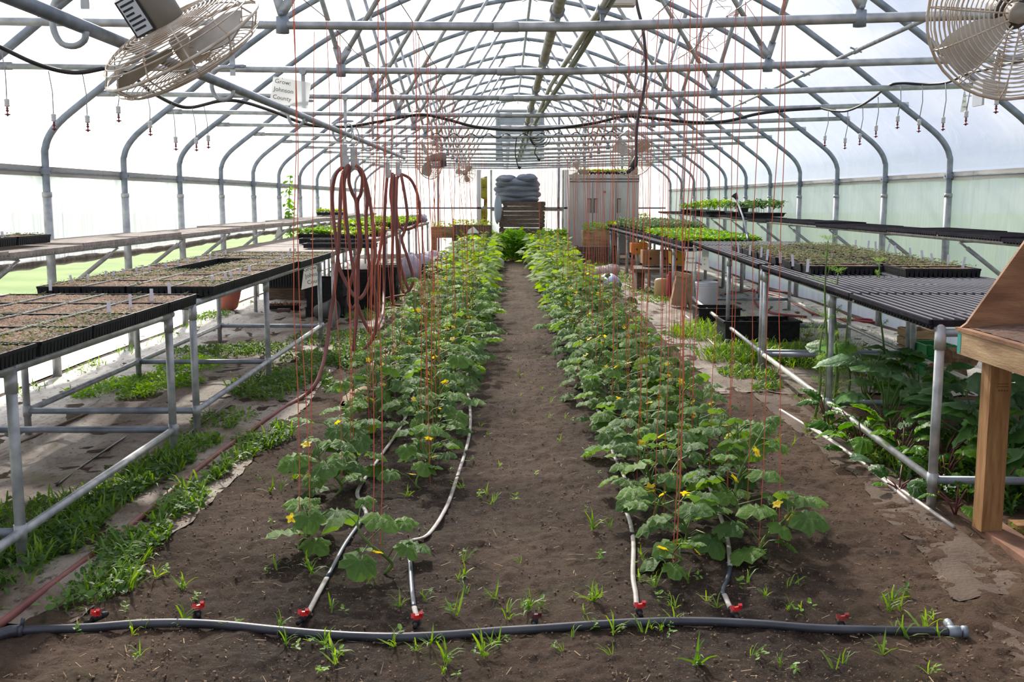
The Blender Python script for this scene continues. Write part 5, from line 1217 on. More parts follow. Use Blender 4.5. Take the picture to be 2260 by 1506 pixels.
# ================================================================ SIGNS
FONT = bpy.data.curves.new('f', 'FONT').font
def text_obj(name, s, size, M, m_, parent, align='LEFT'):
    cu = bpy.data.curves.new(name, 'FONT'); cu.body = s; cu.size = size; cu.align_x = align; cu.extrude = .0004; cu.resolution_u = 3
    cu.materials.append(m_); o = bpy.data.objects.new(name, cu); C.objects.link(o)
    dg = bpy.context.evaluated_depsgraph_get(); me = bpy.data.meshes.new_from_object(o.evaluated_get(dg)); me.materials.clear(); me.materials.append(m_)
    bpy.data.objects.remove(o); o = bpy.data.objects.new(name, me); C.objects.link(o); o.parent = parent; o.matrix_local = Matrix.Translation(-wpos(parent)) @ M; return o
def sign(tl, tr, bl, lines, lab, fs, strings=None, ink_=ink, indent=.06, lead=None):
    tl, tr, bl = Vector(tl), Vector(tr), Vector(bl); x = (tr-tl).normalized(); y = (tl-bl).normalized(); n = x.cross(y).normalized(); y = n.cross(x); w = (tr-tl).length; h = (tl-bl).length
    t = thing('paper_sign', (tl+tr)/2, lab, 'sign'); m = MB(); k = 6; vs = []
    for i in range(k+1):
        for j in range(k+1): vs.append(tl+x*w*i/k-y*h*j/k-n*.006*math.sin(i/k*3.1)*(j/k))
    m.add(vs, [(i*(k+1)+j, i*(k+1)+j+1, (i+1)*(k+1)+j+1, (i+1)*(k+1)+j) for i in range(k) for j in range(k)]); obj('sheet', m, paper, t, smooth=True)
    for i, s in enumerate(lines):
        p = tl+x*w*indent-y*(fs*1.0+i*(lead or fs*1.28))+n*.004
        text_obj('lettering', s, fs, Matrix.Translation(p) @ Matrix((x, y, n)).transposed().to_4x4(), ink_, t)
    if strings:
        m = MB()
        for a, b in strings: m.tube([a, b], .0015, 4)
        obj('tie', m, black_rub, t)
    return t
Ys = 7.08
a, b, c_ = P(603, 168, Ys), P(687, 183, Ys+.02), P(596, 226, Ys)
sign(a, b, c_, ['Grow:', 'Johnson', 'County'], 'white paper sign lettered Grow: Johnson County hanging below a chord', .040, [(a+Vector((.06, 0, -.02)), P(622, 158, Ys)), (a+Vector((.17, 0, -.03)), P(655, 158, Ys))])
Ys = 11.35
a, b, c_ = P(668, 581, Ys), P(697, 574, Ys), P(665, 640, Ys)
sign(P(672, 583, Ys), P(699, 575, Ys-.02), P(666, 639, Ys), ['', '', ''], 'x', .05) if False else None
def quad_sign(tl, tr, br, bl, lines, lab, fs, dirx, p0, lead):
    t = thing('paper_sign', (tl+tr)/2, lab, 'sign'); m = MB(); n = (tr-tl).cross(tl-bl).normalized()
    m.add([tl, tr, br, bl], [(0, 3, 2, 1)]); m.add([tl-n*.001, tr-n*.001, br-n*.001, bl-n*.001], [(0, 1, 2, 3)]); obj('sheet', m, paper, t)
    x = dirx.normalized(); y = n.cross(x).normalized()
    for i, s in enumerate(lines): text_obj('lettering', s, fs, Matrix.Translation(p0-y*lead*i+n*.003) @ Matrix((x, y, n)).transposed().to_4x4(), ink_d, t)
quad_sign(P(672, 583, Ys), P(697, 574, Ys), P(710, 627, Ys-.03), P(665, 640, Ys), ['Grow:', 'Johnson', 'County'], 'creased white sign lettered Johnson County clipped to the second left bench end', .062, P(710, 627, Ys-.03)-P(665, 640, Ys), P(670, 600, Ys-.03), .072)
Yr = 14.05
quad_sign(P(1514, 556, Yr), P(1537, 556, Yr), P(1533, 600, Yr), P(1510, 597, Yr), ['Grow:', 'Matthew'], 'narrow white sign hanging left of the corner post on the right bench', .045, Vector((1, 0, 0)), P(1514, 572, Yr)-Vector((0, .01, 0)), .06)
quad_sign(P(1549, 551, Yr), P(1562, 551, Yr), P(1566, 598, Yr), P(1549, 595, Yr), ['n', 'n'], 'narrow white sign hanging right of the corner post on the right bench', .045, Vector((1, 0, 0)), P(1553, 575, Yr)-Vector((0, .01, 0)), .06)
Yr = 8.9; a, b, c_, d = P(2127, 203, Yr), P(2131, 203, Yr), P(2136, 246, Yr), P(2119, 248, Yr)
quad_sign(a, b, c_, d, ['Grow', 'Jo', 'nty'], 'small pale paper sign seen edge-on hanging from a chord at upper right', .03, Vector((1, 0, 0)), P(2124, 214, Yr)-Vector((0, .01, 0)), .045)
m = MB(); m.tube([P(2129, 203, Yr), P(2127, 188, Yr)], .002, 4)
tag(obj('sign_tie', m, black_rub), 'short tie holding the edge-on sign at upper right', 'tie')
quad_sign(P(614, 500, 16.5), P(617, 500, 16.5), P(624, 523, 16.5), P(606, 524, 16.5), ['', ''], 'tiny pointed white paper hanging under the left wall shelf', .03, Vector((1, 0, 0)), P(610, 512, 16.5), .05)
quad_sign(P(1033, 508, 24.9), P(1045, 500, 24.9), P(1058, 514, 24.9), P(1031, 516, 24.9), [''], 'white folded paper hanging in front of the wooden planter', .03, Vector((1, 0, 0)), P(1036, 512, 24.9), .05)

# ================================================================ HANGING RED HOSES
def hose_px(pts, Yd, lab, r=.0145, m_=hose_red, jit=.0, name='red_hose'):
    n = len(pts); P3 = []
    for i, p in enumerate(pts):
        yy = p[2] if len(p) > 2 else Yd+jit*math.sin(i*1.9+len(pts)); P3.append(P(p[0], p[1], yy))
    m = MB(); m.tube(smooth_path(P3, 6), r, 10); return obj('coil', m, m_, PAR, smooth=True)
Y1h = 8.62
PAR = thing('red_hose', P(770, 364, Y1h), 'long red-brown rubber hose coiled on the near hook, its end running along the floor', 'hose')
hose_px([(763,366),(743,382),(734,420),(735,470),(741,523),(749,589),(766,629),(783,655),(796,658),(810,637),(824,589),(828,549),(820,470),(811,416),(799,378),(786,366)], Y1h, '', jit=.02)
hose_px([(768,370),(760,400),(761,440),(766,500),(775,565),(783,620),(788,680),(783,740),(780,775)], Y1h-.06, '')
hose_px([(772,366),(770,400),(777,425),(787,450),(792,520),(790,600),(790,650),(786,690),(783,720)], Y1h+.05, '')
hose_px([(783,368),(799,385),(797,425),(789,450),(796,520),(795,550),(783,590),(771,637),(770,668),(778,682),(788,672),(795,690),(806,715),(819,735)], Y1h+.08, '')
hose_px([(786,364),(803,400),(811,440),(808,480),(812,560),(822,620),(829,655),(832,700),(824,745),(800,775)], Y1h+.12, '')
gp = [GG(-30, 1398, .016), GG(0, 1378, .016), GG(100, 1302, .016), GG(200, 1228, .016), GG(300, 1150, .018), GG(400, 1066, .018), GG(480, 1002, .018), GG(570, 938, .018), GG(630, 898, .018), GG(668, 876, .02), P(692, 855, 7.95), P(708, 820, 8.1), P(720, 770, 8.3), P(729, 700, 8.45), P(738, 640, 8.5), P(746, 560, 8.52), P(750, 480, 8.52), P(752, 420, 8.54), P(757, 385, 8.56), P(770, 363, 8.6)]
m = MB(); m.tube(smooth_path(gp, 6), .0155, 10); obj('lead_hose', m, hose_red, PAR, smooth=True)
Y2h = 14.0
PAR = thing('red_hose', P(870, 382, Y2h), 'red-brown rubber hose hung in narrow loops from the far hooks, right of the near coil', 'hose')
H2 = .020
hose_px([(855,383),(850,450),(848,520),(848,590),(847,650,13.8),(845,690,12.8),(836,715,11.9),(826,735,11.6)], Y2h, '', H2)
hose_px([(866,381),(862,430),(867,480),(866,560),(864,620),(866,660),(869,672)], Y2h+.05, '', H2)
hose_px([(870,384),(868,440),(872,500),(880,550),(885,590),(896,625),(904,645)], Y2h-.05, '', H2)
hose_px([(882,383),(905,395),(920,425),(926,460),(925,485),(915,500),(900,506),(888,505),(878,490),(873,440),(875,400),(884,383)], Y2h+.1, '', H2)
hose_px([(885,384),(895,440),(899,480),(893,510),(887,530),(900,570),(911,610),(909,630),(898,646),(888,640),(880,600),(876,540),(874,480),(876,390)], Y2h-.1, '', H2)
hose_px([(912,640),(916,655),(924,668),(918,680),(880,682),(845,682),(826,681),(816,668),(822,640),(830,600),(838,560),(846,500)], Y2h-.05, '', H2)
hose_px([(850,660),(870,655),(900,652),(926,657),(915,668),(885,675),(862,672)], Y2h+.2, '', .016)
def hanger(px0, py0, px1, py1, Yd, lab, sc=1.0):
    a, b = P(px0, py0, Yd), P(px1, py1, Yd); t = thing('hose_hanger', a, lab, 'hanger', 'hose hangers on the pipe'); s = sc
    m = MB(); m.tube(smooth_path([a+Vector((-.03, 0, -.03))*s, a+Vector((-.02, 0, .02))*s, a+Vector((.015, 0, .025))*s, a+Vector((.03, 0, -.02))*s, a+Vector((.03, 0, -.08))*s, a+Vector((.0, 0, -.11))*s, b+Vector((0, 0, .12))*s, b+Vector((0, 0, .06))*s], 4), .0055*s, 6); obj('hook', m, galv, t, smooth=True)
    m = MB(); m.box(b+Vector((0, 0, -.0))*s, (.055*s, .012, .17*s)); m.box(b+Vector((.012, -.012, -.05))*s, (.062*s, .006, .09*s)); m.box(b+Vector((.0, .012, -.085))*s, (.05*s, .03*s, .03*s)); obj('clamp', m, galv, t)
hanger(770, 282, 759, 342, Y1h-.02, 'bent steel hose hanger with clamp plate, left of the near pair'); hanger(783, 292, 781, 348, Y1h+.08, 'bent steel hose hanger with clamp plate, right of the near pair')
hanger(858, 326, 855, 374, 12.6, 'thin hanger above the far hose loops, left one'); hanger(884, 345, 878, 372, 14.0, 'thin hanger above the far hose loops, right one')

# ================================================================ POWER CORD AND CEILING BITS
t = thing('power_cord', P(1400, 5, 6.5), 'thick dark power cord hanging from the ceiling with its plug dangling', 'cord')
m = MB(); m.tube(smooth_path([P(1398, -30, 6.4), P(1408, 20, 6.4), P(1418, 60, 6.4), P(1424, 110, 6.4), P(1426, 160, 6.4), P(1420, 205, 6.4), P(1410, 250, 6.4), P(1405, 290, 6.4), P(1404, 330, 6.4), P(1404, 352, 6.4)], 5), .0095, 8); obj('cable', m, mat('cord_brown', (72, 58, 60), .5), t, smooth=True)
m = MB(); m.tube([P(1405, 345, 6.4), P(1400, 362, 6.4), P(1392, 374, 6.4)], [.012, .022, .017], 10); m.tube([P(1396, 370, 6.4), P(1386, 380, 6.35)], .012, 8); obj('plug', m, motor_m, t, smooth=True)
m = MB(); m.tube([P(1392, 374, 6.4), P(1389, 390, 6.4)], .003, 5); m.tube([P(1386, 374, 6.4), P(1381, 386, 6.4)], .003, 5); obj('prong', m, galv, t)
q = P(1371, -4, 6.2); m = MB(); m.box(q, (.155, .09, .09)); m.box(q+Vector((0, -.048, 0)), (.13, .006, .075)); t = thing('ceiling_box', q, 'pale outlet box at the top edge above the hanging cord', 'box'); obj('box_body', m, mat('box_pale', (214, 204, 190), .5), t)
m = MB(); m.bar(q+Vector((0, 0, .04)), q+Vector((0, -.7, .35)), .02, .02); obj('bracket', m, galv, t)
for (a, b, w, h, Yd, lab) in ((1176, 267, 26, 17, 14.3, 'beige control box on the long pipes before the gable shutter'), (1180, 325, 17, 26, 19.5, 'small white control box lower down on the long pipes'), (1184, 312, 11, 20, 18.0, 'grey junction box between the two pale control boxes')):
    q = P(a, b, Yd); s = Yd/F_PX; t = thing('control_box', q, lab, 'box'); m = MB(); m.box(q, (w*s, .08, h*s)); obj('box_body', m, mat('box_pale2', (206, 206, 196), .5), t); m = MB(); m.box(q+Vector((w*s*.12, -.043, 0)), (w*s*.6, .006, h*s*.6)); obj('cover', m, mat('box_grey', (150, 150, 144), .5), t)
m = MB(); pts = []
for i in range(90):
    x = -1.0+i*.03; pts.append((x, 14.43, chord_z(x)+.03*math.sin(i*.8)+.01)) 
tag(obj('wound_cable', (m.tube(pts, .008, 5), m)[1], black_rub, smooth=True), 'black cable wound round a chord in front of the gable shutter', 'cable')
for px, y0_, y1_, Yd, lab in ((1140, 305, 368, 16.2, 'thin dark cord with a plug hanging left of the control boxes'), (1183, 325, 350, 17, 'short dark cord under the lower control box')):
    m = MB(); m.tube(smooth_path([P(px, y0_, Yd), P(px-3, (y0_+y1_)/2, Yd), P(px+2, y1_-5, Yd), P(px+5, y1_, Yd)], 4), .009, 6); t = thing('thin_cord', P(px, y0_, Yd), lab, 'cord'); obj('cable', m, black_rub, t, smooth=True); m = MB(); m.tube([P(px+4, y1_, Yd), P(px+9, y1_+4, Yd)], .022, 8); obj('plug', m, black_rub, t, smooth=True)
m = MB(); q = P(1180, 290, 15.5)
for i in range(5): m.ring(q+Vector((.02*i, 0, -.02*i)), .11+.01*i, .007, Matrix.Rotation(1.4, 3, 'X'), 18, 5)
tag(obj('cable_coil', m, black_rub, smooth=True), 'small coil of black cable bunched on the long pipes', 'cable')
# dry tendrils snagged on the chords at upper right
for k, (px, py, Yd) in enumerate(((1470, 95, 5.6), (1400, 200, 7.4), (1560, 60, 5.6), (1330, 225, 7.3))):
    m = MB(); rr = random.Random(k); q = P(px, py, Yd)
    for i in range(5):
        a = q+Vector((rr.uniform(-.1, .1), 0, rr.uniform(-.1, .1))); pts = [a]
        for j in range(4): pts.append(pts[-1]+Vector((rr.uniform(-.07, .09), rr.uniform(-.02, .02), rr.uniform(-.05, .07))))
        m.tube(smooth_path(pts, 3), .0015, 3, caps=False)
    o = obj('dry_tendril', m, mat('dry_vine', (150, 110, 90), .8)); tag(o, 'tangle of dry vine tendrils caught on the roof pipes, %s' % ('near the top right of the cord', 'left of the black cord', 'by the upper right twines', 'lowest, near the middle')[k], 'vine', None, 'stuff')

# ================================================================ WOODEN POTTING TABLE (right foreground)
X0, X1, Ya, Yb, zt = 2.03, 3.05, 2.5, 4.68, .93
t = thing('potting_table', ((X0+X1)/2, (Ya+Yb)/2, 0), 'rough wooden potting table with sloping plywood end panel at the right edge', 'table')
def b2(n_, a, b, m_, par=None): m = MB(); m.box2(a, b); return obj(n_, m, m_, par or t)
b2('front_board', (X0, Ya, zt-.118), (X0+.038, Yb, zt-.018), wood_bench)
b2('end_board', (X0+.04, Yb-.038, zt-.118), (X1, Yb, zt-.018), wood_bench)
o = b2('paint_mark', (X0-.0015, Yb-.035, zt-.112), (X0-.0002, Yb-.002, zt-.024), mat('teal_paint', (40, 148, 140), .5)); o['label'] = 'teal painted board end'
b2('table_top', (X0-.006, Ya, zt-.016), (X1, Yb+.02, zt), plywood)
def sl(x, z0=zt): return [Vector((x[0], Yb-.02, x[1])), Vector((x[0], Yb+.0, x[1]))]
prof = [(X0+.005, zt+.001), (X0+.03, zt+.02), (X0+.29, zt+.42), (X0+.56, zt+.84), (X1, zt+.84), (X1, zt+.001)]
m = MB(); F1 = [Vector((a, Yb-.019, b)) for a, b in prof]; F2 = [Vector((a, Yb, b)) for a, b in prof]; n = len(prof)
m.add(F1+F2, [tuple(range(n-1, -1, -1)), tuple(range(n, 2*n))]+[(i, (i+1) % n, (i+1) % n+n, i+n) for i in range(n)]); obj('end_panel', m, plywood, t)
xs_ = np.linspace(X0+.03, X1-.02, 46); ys_ = np.linspace(3.6, Yb-.02, 46)
V = [(a_, b_, zt+.001+.07*float(vnoise(a_*8, b_*8))*min(1, max(0, (a_-X0-.08)*2.2))*(.35+.65*max(0, 1-(Yb-b_)*1.6))+.004*float(vnoise(a_*50, b_*50))) for b_ in ys_ for a_ in xs_]; k = 46; id2 = np.arange(k*k).reshape(k, k)
o = npobj('loose_soil', np.array(V), np.stack([id2[:-1,:-1], id2[:-1,1:], id2[1:,1:], id2[1:,:-1]], -1).reshape(-1, 4), mat('bench_soil', (122, 92, 74), .95, 0, (72, 52, 40), 30, .6, 60), t, smooth=True); o['kind'] = 'stuff'
for lx_ in (X0+.085, X1-.2):
    for ly_ in (Yb-.16, Ya+.1):
        lg = b2('leg', (lx_, ly_, .03), (lx_+.092, ly_+.092, zt-.018), wood_post)
        if lx_ < 2.5 and ly_ > 4:
            m = MB(); m.box((lx_+.055, ly_-.0006, .70), (.05, .001, .003)); m.box((lx_+.055, ly_-.0006, .688), (.05, .001, .003))
            for i in range(4): m.box((lx_+.04+.012*i, ly_-.0006, .67), (.007, .001, .007))
            obj('stamp', m, mat('stamp_ink', (110, 74, 46), .8), lg)
b2('base_board', (X0+.10, Ya, .0), (X0+.24, Yb-.03, .036), mat('base_wood', (150, 106, 84), .8, 0, (110, 78, 60), 8))
b2('base_rail', (X0+.26, Yb-.13, .0), (X1, Yb-.04, .05), wood_post)

# ================================================================ FAR END: CRATES, NETTING, CABINET
def pallet_crate(x, y, z, w, d, h, ns, lab):
    t = thing('wooden_crate', (x, y, z), lab, 'crate', 'weathered wooden crates in a stack')
    for sx in (-1, 1):
        for sy in (-1, 1):
            m = MB(); m.box((x+sx*(w/2-.045), y+sy*(d/2-.045), z+h/2), (.09, .07, h)); obj('corner_post', m, wood_old, t)
    m = MB(); m.box((x, y, z+.02), (w-.1, d-.1, .03)); obj('floor_board', m, wood_old, t)
    sh = h/ns
    for i in range(ns):
        zz = z+sh*(i+.5)
        m = MB(); m.box((x+random.uniform(-.01, .01), y-d/2-.012, zz), (w, .022, sh*.98), Matrix.Rotation(R(random.uniform(-.4, .4)), 3, 'Y')); obj('slat', m, wood_old, t)
        for sx in (-1, 1):
            m = MB(); m.box((x+sx*(w/2+.012), y, zz), (.022, d, sh*.80)); obj('slat', m, wood_old, t)
    return t
Yc = 27.75; xa, xb = P(1101, 500, Yc).x, P(1203, 500, Yc).x
pallet_crate((xa+xb)/2, Yc+.5, .0, xb-xa-.06, .95, .75, 5, 'weathered slatted wooden crate at the bottom of the far stack')
pallet_crate((xa+xb)/2+.0, Yc+.5, .77, xb-xa-.06, .95, .42, 4, 'weathered slatted wooden crate in the middle of the far stack')
pallet_crate((xa+xb)/2+.06, Yc+.52, 1.20, xb-xa-.14, .9, .24, 2, 'shallow wooden crate on top of the far stack')
t = thing('netting_bundle', ((xa+xb)/2, Yc+.5, 1.45), 'folded grey netting bundle piled on the wooden crates', 'netting')
q = P(1141, 440, Yc+.5); cx_ = q.x
for i, (dx, w, z, h) in enumerate(((.0, .57, 1.50, .11), (.02, .60, 1.63, .12), (-.01, .57, 1.77, .12), (.02, .60, 1.90, .12), (-.28, .28, 2.02, .08), (.26, .32, 2.03, .085))):
    m = MB(); m.blob((cx_+dx, Yc+.5, z), (w, .42, h*1.45), 90+i, 28, 12, .075); o = obj('fold', m, mat('netting_grey', (136, 140, 146), .85, 0, (92, 98, 106), 3, .8, 25, stretch=(.6, 1, 5)), t, smooth=True)
m = MB(); m.blob((xa-.02, Yc-.08, 1.25), (.10, .10, .34), 97, 14, 10, .12); obj('hanging_end', m, mat('netting_pale', (178, 186, 192), .7, trans=.3), t, smooth=True)
# cabinet
Yf = 26.6; a, b = P(1257, 385, Yf), P(1411, 385, Yf); x0, x1 = a.x, b.x; zt_ = a.z
steel = mat('cabinet_steel', (204, 198, 192), .45, .25, (178, 168, 160), 3, stretch=(1, 1, .3))
t = thing('steel_cabinet', ((x0+x1)/2, Yf+.4, 0), 'large three-door stainless steel cabinet at the far end', 'cabinet')
m = MB(); m.box2((x0, Yf+.03, .10), (x1, Yf+.83, zt_)); obj('body', m, steel, t)
m = MB(); m.box2((x0-.005, Yf-.005, zt_-.19), (x1+.005, Yf+.03, zt_)); gr = obj('top_grille', m, steel, t); m = MB(); m.box2((x0+.01, Yf-.012, zt_-.125), (x1-.01, Yf-.004, zt_-.105)); m.box2((x0+.01, Yf-.012, zt_-.185), (x1-.01, Yf-.004, zt_-.17)); obj('slot', m, black_pl, gr)
wdt = (x1-x0)/3
for i in range(3):
    d0 = x0+wdt*i; m = MB(); m.box2((d0+.008, Yf-.02, .14), (d0+wdt-.008, Yf+.028, zt_-.20)); dr = obj('door', m, steel, t)
    hx = d0+wdt-.13 if i == 0 else d0+.03
    m = MB(); m.box2((hx, Yf-.026, 1.16), (hx+.10, Yf-.019, 1.52)); h_ = obj('handle', m, mat('handle_dark', (164, 156, 148), .5, .2), dr)
    m = MB(); m.box2((hx+(.085 if i == 0 else 0), Yf-.034, 1.16), (hx+(.10 if i == 0 else .015), Yf-.026, 1.52)); m.box2((hx, Yf-.034, 1.505), (hx+.1, Yf-.026, 1.52)); obj('handle_edge', m, black_pl, dr)
    if i == 1: m = MB(); m.lathe((d0+wdt*.52, Yf-.02, 1.68), [(.035, 0), (.035, .006)], 12, Matrix.Rotation(R(90), 3, 'X')); o = obj('badge', m, mat('badge', (170, 110, 100), .5), dr)
for sx in (x0+.1, x1-.1):
    for yy in (Yf+.1, Yf+.75): m = MB(); m.lathe((sx, yy, 0), [(.03, 0), (.03, .1)], 8); obj('foot', m, black_pl, t)
for k, dx in enumerate((-.35, .12, .6)):
    tray((x0+x1)/2+dx-.0, Yf+.3, zt_+.004, TO, SY[k % 2], 'tray of yellow-green seedlings on top of the steel cabinet, %s from the left' % NTH[k], 'trays on the cabinet')
# wooden planters
def planter(x0, x1, y, d, z0, z1, legs, lab, m_=wood_old, plants=leaf_b, n=350, name='planter_box', hh=.16):
    t = thing(name, ((x0+x1)/2, y, 0), lab, 'planter', None)
    for yy in (y, y+d): m = MB(); m.box2((x0, yy-.015, z0), (x1, yy+.015, z1)); obj('side_board', m, m_, t)
    for xx in (x0, x1): m = MB(); m.box2((xx-.015, y, z0), (xx+.015, y+d, z1-.005)); obj('end_board', m, m_, t)
    m = MB(); m.box2((x0+.02, y+.02, z1-.05), (x1-.02, y+d-.02, z1-.03)); obj('planter_soil', m, soil_m, t)
    if legs:
        for xx in (x0+.05, x1-.05):
            for yy in (y+.06, y+d-.06): m = MB(); m.box2((xx-.045, yy-.045, 0), (xx+.045, yy+.045, z0+.02)); obj('leg', m, m_, t)
    r = np.random.default_rng(int(abs(x0*100))); pos = np.stack([r.uniform(x0, x1, n), r.uniform(y-.03, y+d, n), z1-.02+hh*r.random(n)], -1)
    V, F = rep(leaf_tv, leaf_tf, rotmats(r.random(n)*6.28, r.normal(-.2, .4, n), r.normal(0, .4, n), .06*(.6+.8*r.random(n))), pos); o = npobj('foliage', V, F, plants, t); o['kind'] = 'stuff'
    return t
ylf = MATS['yellow_leaf']
a, b = P(1000, 500, 25.4), P(1083, 500, 25.4); planter(a.x, b.x, 25.4, .7, .62, .88, True, 'raised wooden planter table with pale seedlings left of the crate stack', plants=ylf, n=260)
a, b = P(950, 505, 23.0), P(1000, 505, 23.0); planter(a.x-.2, b.x-.1, 26.2, .6, .55, .82, True, 'second raised wooden planter further left before the end wall', wood_bench, ylf, 160)
a, b = P(1288, 520, 24.6), P(1335, 520, 24.6); planter(a.x, b.x+.1, 24.6, .6, .42, .78, False, 'stacked wooden planter box full of pale green plants before the cabinet', wood_bench, leaf_b, 300, hh=.2)
a, b = P(1290, 545, 24.5), P(1340, 545, 24.5); pallet_crate((a.x+b.x)/2+.05, 24.95, .0, 1.0, .7, .40, 3, 'low slatted crate beneath the planter before the cabinet')
bush(P(1420, 470, 27.2).x, 27.2, .25, 1.15, 260, ylf, 'tall yellow-green plant just right of the steel cabinet', 701, None, .11)
# lilac white row cover heap and bags
t = thing('row_cover_heap', P(990, 545, 22.6), 'rumpled heap of white-lilac row cover cloth behind the left benches', 'cloth')
for i in range(7):
    q = P(925+i*26, 545, 22.4+.3*(i % 2)); m = MB(); m.blob((q.x, q.y, .14), (.30, .35, .20+.06*math.sin(i*2)), 120+i, 14, 9, .09); obj('fold', m, mat('row_cover', (214, 206, 216), .7, 0, (188, 178, 192), 5, .7, 14, trans=.3), t, smooth=True)
q = P(905, 560, 20.0); m = MB(); m.blob((q.x, 20.0, .2), (.22, .3, .28), 131, 14, 9, .1); tag(obj('white_sack', m, MATS['row_cover'], smooth=True), 'crumpled white sack under the far left bench', 'sack')
q = P(935, 560, 20.5); flat_tray('black_crate', (q.x, 20.2, .02), (.42, .35, .24), 'black slotted crate on the floor under the far left bench', 'crate')
m = MB(); m.blob((-2.15, 25.9, 1.045), (.22, .25, .12), 133, 12, 8, .12); tag(obj('plastic_bag', m, mat('bag_lilac', (186, 180, 204), .4, trans=.3), smooth=True), 'lilac-white plastic bag lying on the far left bench', 'bag')

# ================================================================ LEFT SIDE FLOOR ITEMS
q = P(503, 660, 14.4); xq = q.x
t = thing('plant_pot', (xq, 14.4, 0), 'round terracotta pot standing on the fabric behind the left benches', 'pot')
m = MB(); m.lathe((xq, 14.4, .0), [(.10, 0), (.125, .03), (.165, .17), (.178, .24), (.185, .245), (.187, .275), (.17, .275), (.16, .20)], 24); obj('pot', m, terracotta, t, smooth=True)
m = MB(); m.lathe((xq, 14.4, .2), [(.0, .01), (.16, .0)], 16); obj('potting_soil', m, soil_m, t)
tq = P(628, 665, 14.4); flat_tray('black_tray', (tq.x, 14.4, .015), (.42, .30, .055), 'shallow black tray of reddish-brown dry plants on the fabric', rz=.2)
t = bpy.data.objects.get('black_tray'); 
r = np.random.default_rng(9); n = 200; V, F = rep(bl_tv, bl_tf, rotmats(r.random(n)*6, r.normal(.1, .3, n), r.normal(0, .2, n), .05+.04*r.random(n)), np.stack([tq.x+r.uniform(-.19, .19, n), 14.4+r.uniform(-.13, .13, n), np.full(n, .04)], -1))
o = npobj('dry_seedlings', V, F, mat('dry_red', (170, 112, 78), .7, 0, (130, 96, 60), 20)); tag(o, 'patch of reddish-brown dry seedlings in the shallow black tray', 'seedlings', None, 'stuff')
q = G(626, 690); m = MB(); m.box((q.x, q.y, .025), (.16, .12, .05)); tag(obj('brick', m, mat('brick_old', (118, 92, 78), .9, 0, (90, 70, 58), 20)), 'old brown brick under a bench leg on the left fabric', 'brick')
# stacks of black crates and nursery trays
def stack(px, py, Yd, w, d, hs, lab, cat='crate'):
    q = P(px, py, Yd); z = .01
    for i, h in enumerate(hs):
        flat_tray('nursery_crate', (q.x+.012*math.sin(i*2), Yd, z), (w-.004*i, d, h), lab % NTH[i], cat, rz=R(1.2*math.sin(i*1.7)), group='black crates under the third left bench'); z += h*.62 if h < .1 else h+.003
stack(722, 650, 13.6, .50, .4, [.12, .12, .12, .12], 'dark plastic crate stacked under the third left bench, %s from the floor')
stack(782, 640, 14.6, .62, .42, [.10]*5, 'wide black nursery tray in the pile right of the dark crates, %s from the floor')
stack(846, 640, 15.6, .45, .4, [.10]*5, 'black nursery tray in the rightmost pile under the bench, %s from the floor')
q = P(715, 655, 13.0); M_ = Matrix.Rotation(R(78), 3, 'Y') @ Matrix.Rotation(R(20), 3, 'X'); m = MB(); m.lathe((q.x+.02, 13.0, .13), [(.085, -.13), (.10, -.02), (.125, .10), (.135, .105), (.135, .13), (.12, .13), (.09, -.11)], 18, M_); tag(obj('nursery_pot', m, mat('pot_grey', (74, 72, 70), .6), smooth=True), 'dark grey nursery pot lying on its side by the crates', 'pot')
q = P(635, 610, 15.5); m = MB()
for i in range(14): m.box((q.x-.26+i*.04, 15.5, .42), (.03, .05, .42))
m.box((q.x, 15.53, .44), (.58, .012, .40)); m.box((q.x, 15.5, .64), (.60, .07, .02)); m.box((q.x, 15.5, .21), (.60, .06, .02)); t = thing('upright_tray', (q.x, 15.5, .2), 'black cell tray standing on edge behind the left benches', 'tray'); obj('cell_tray', m, black_pl, t)
m = MB(); m.box((q.x, 15.62, .10), (.62, .06, .2)); obj('support_block', m, wood_old, t)
# climbing vine at the left wall post
t = thing('climbing_vine', (P(635, 500, 18.2).x, 18.2, 0), 'slim green vine climbing beside a far left wall post', 'vine'); xv = P(636, 450, 18.2).x+.03
m = MB(); m.tube(smooth_path([(xv, 18.2, 0), (xv+.03, 18.2, .6), (xv-.02, 18.2, 1.2), (xv+.02, 18.2, 1.9)], 4), .006, 5); obj('stem', m, stem_g, t)
r = np.random.default_rng(4); n = 150; V, F = rep(leaf_tv, leaf_tf, rotmats(r.random(n)*6, r.normal(-.5, .4, n), r.normal(0, .5, n), .06+.05*r.random(n)), np.stack([xv+r.normal(0, .03, n), 18.2+r.normal(0, .05, n), r.uniform(.25, 1.9, n)], -1)); o = npobj('foliage', V, F, leaf_t, t); o['kind'] = 'stuff'

# ================================================================ RIGHT SIDE FLOOR ITEMS
q = G(1562, 670); y = 13.9; xq = P(1560, 640, y).x
t = thing('plastic_bucket', (xq, y, .03), 'tall white plastic bucket under the right bench', 'bucket')
m = MB(); m.lathe((xq, y, .03), [(.125, 0), (.13, .01), (.145, .30), (.150, .31), (.150, .32), (.146, .33), (.153, .335), (.153, .345), (.148, .35), (.155, .36), (.155, .385), (.147, .385), (.125, .03)], 28); obj('bucket_body', m, bucket_m, t, smooth=True)
m = MB(); pts = [(xq+.155*math.cos(a), y-.02-.13*math.sin(a)*.5, .38-.14*math.sin(a)) for a in [math.pi*i/12 for i in range(13)]]; m.tube(pts, .003, 5); obj('handle', m, galv, t)
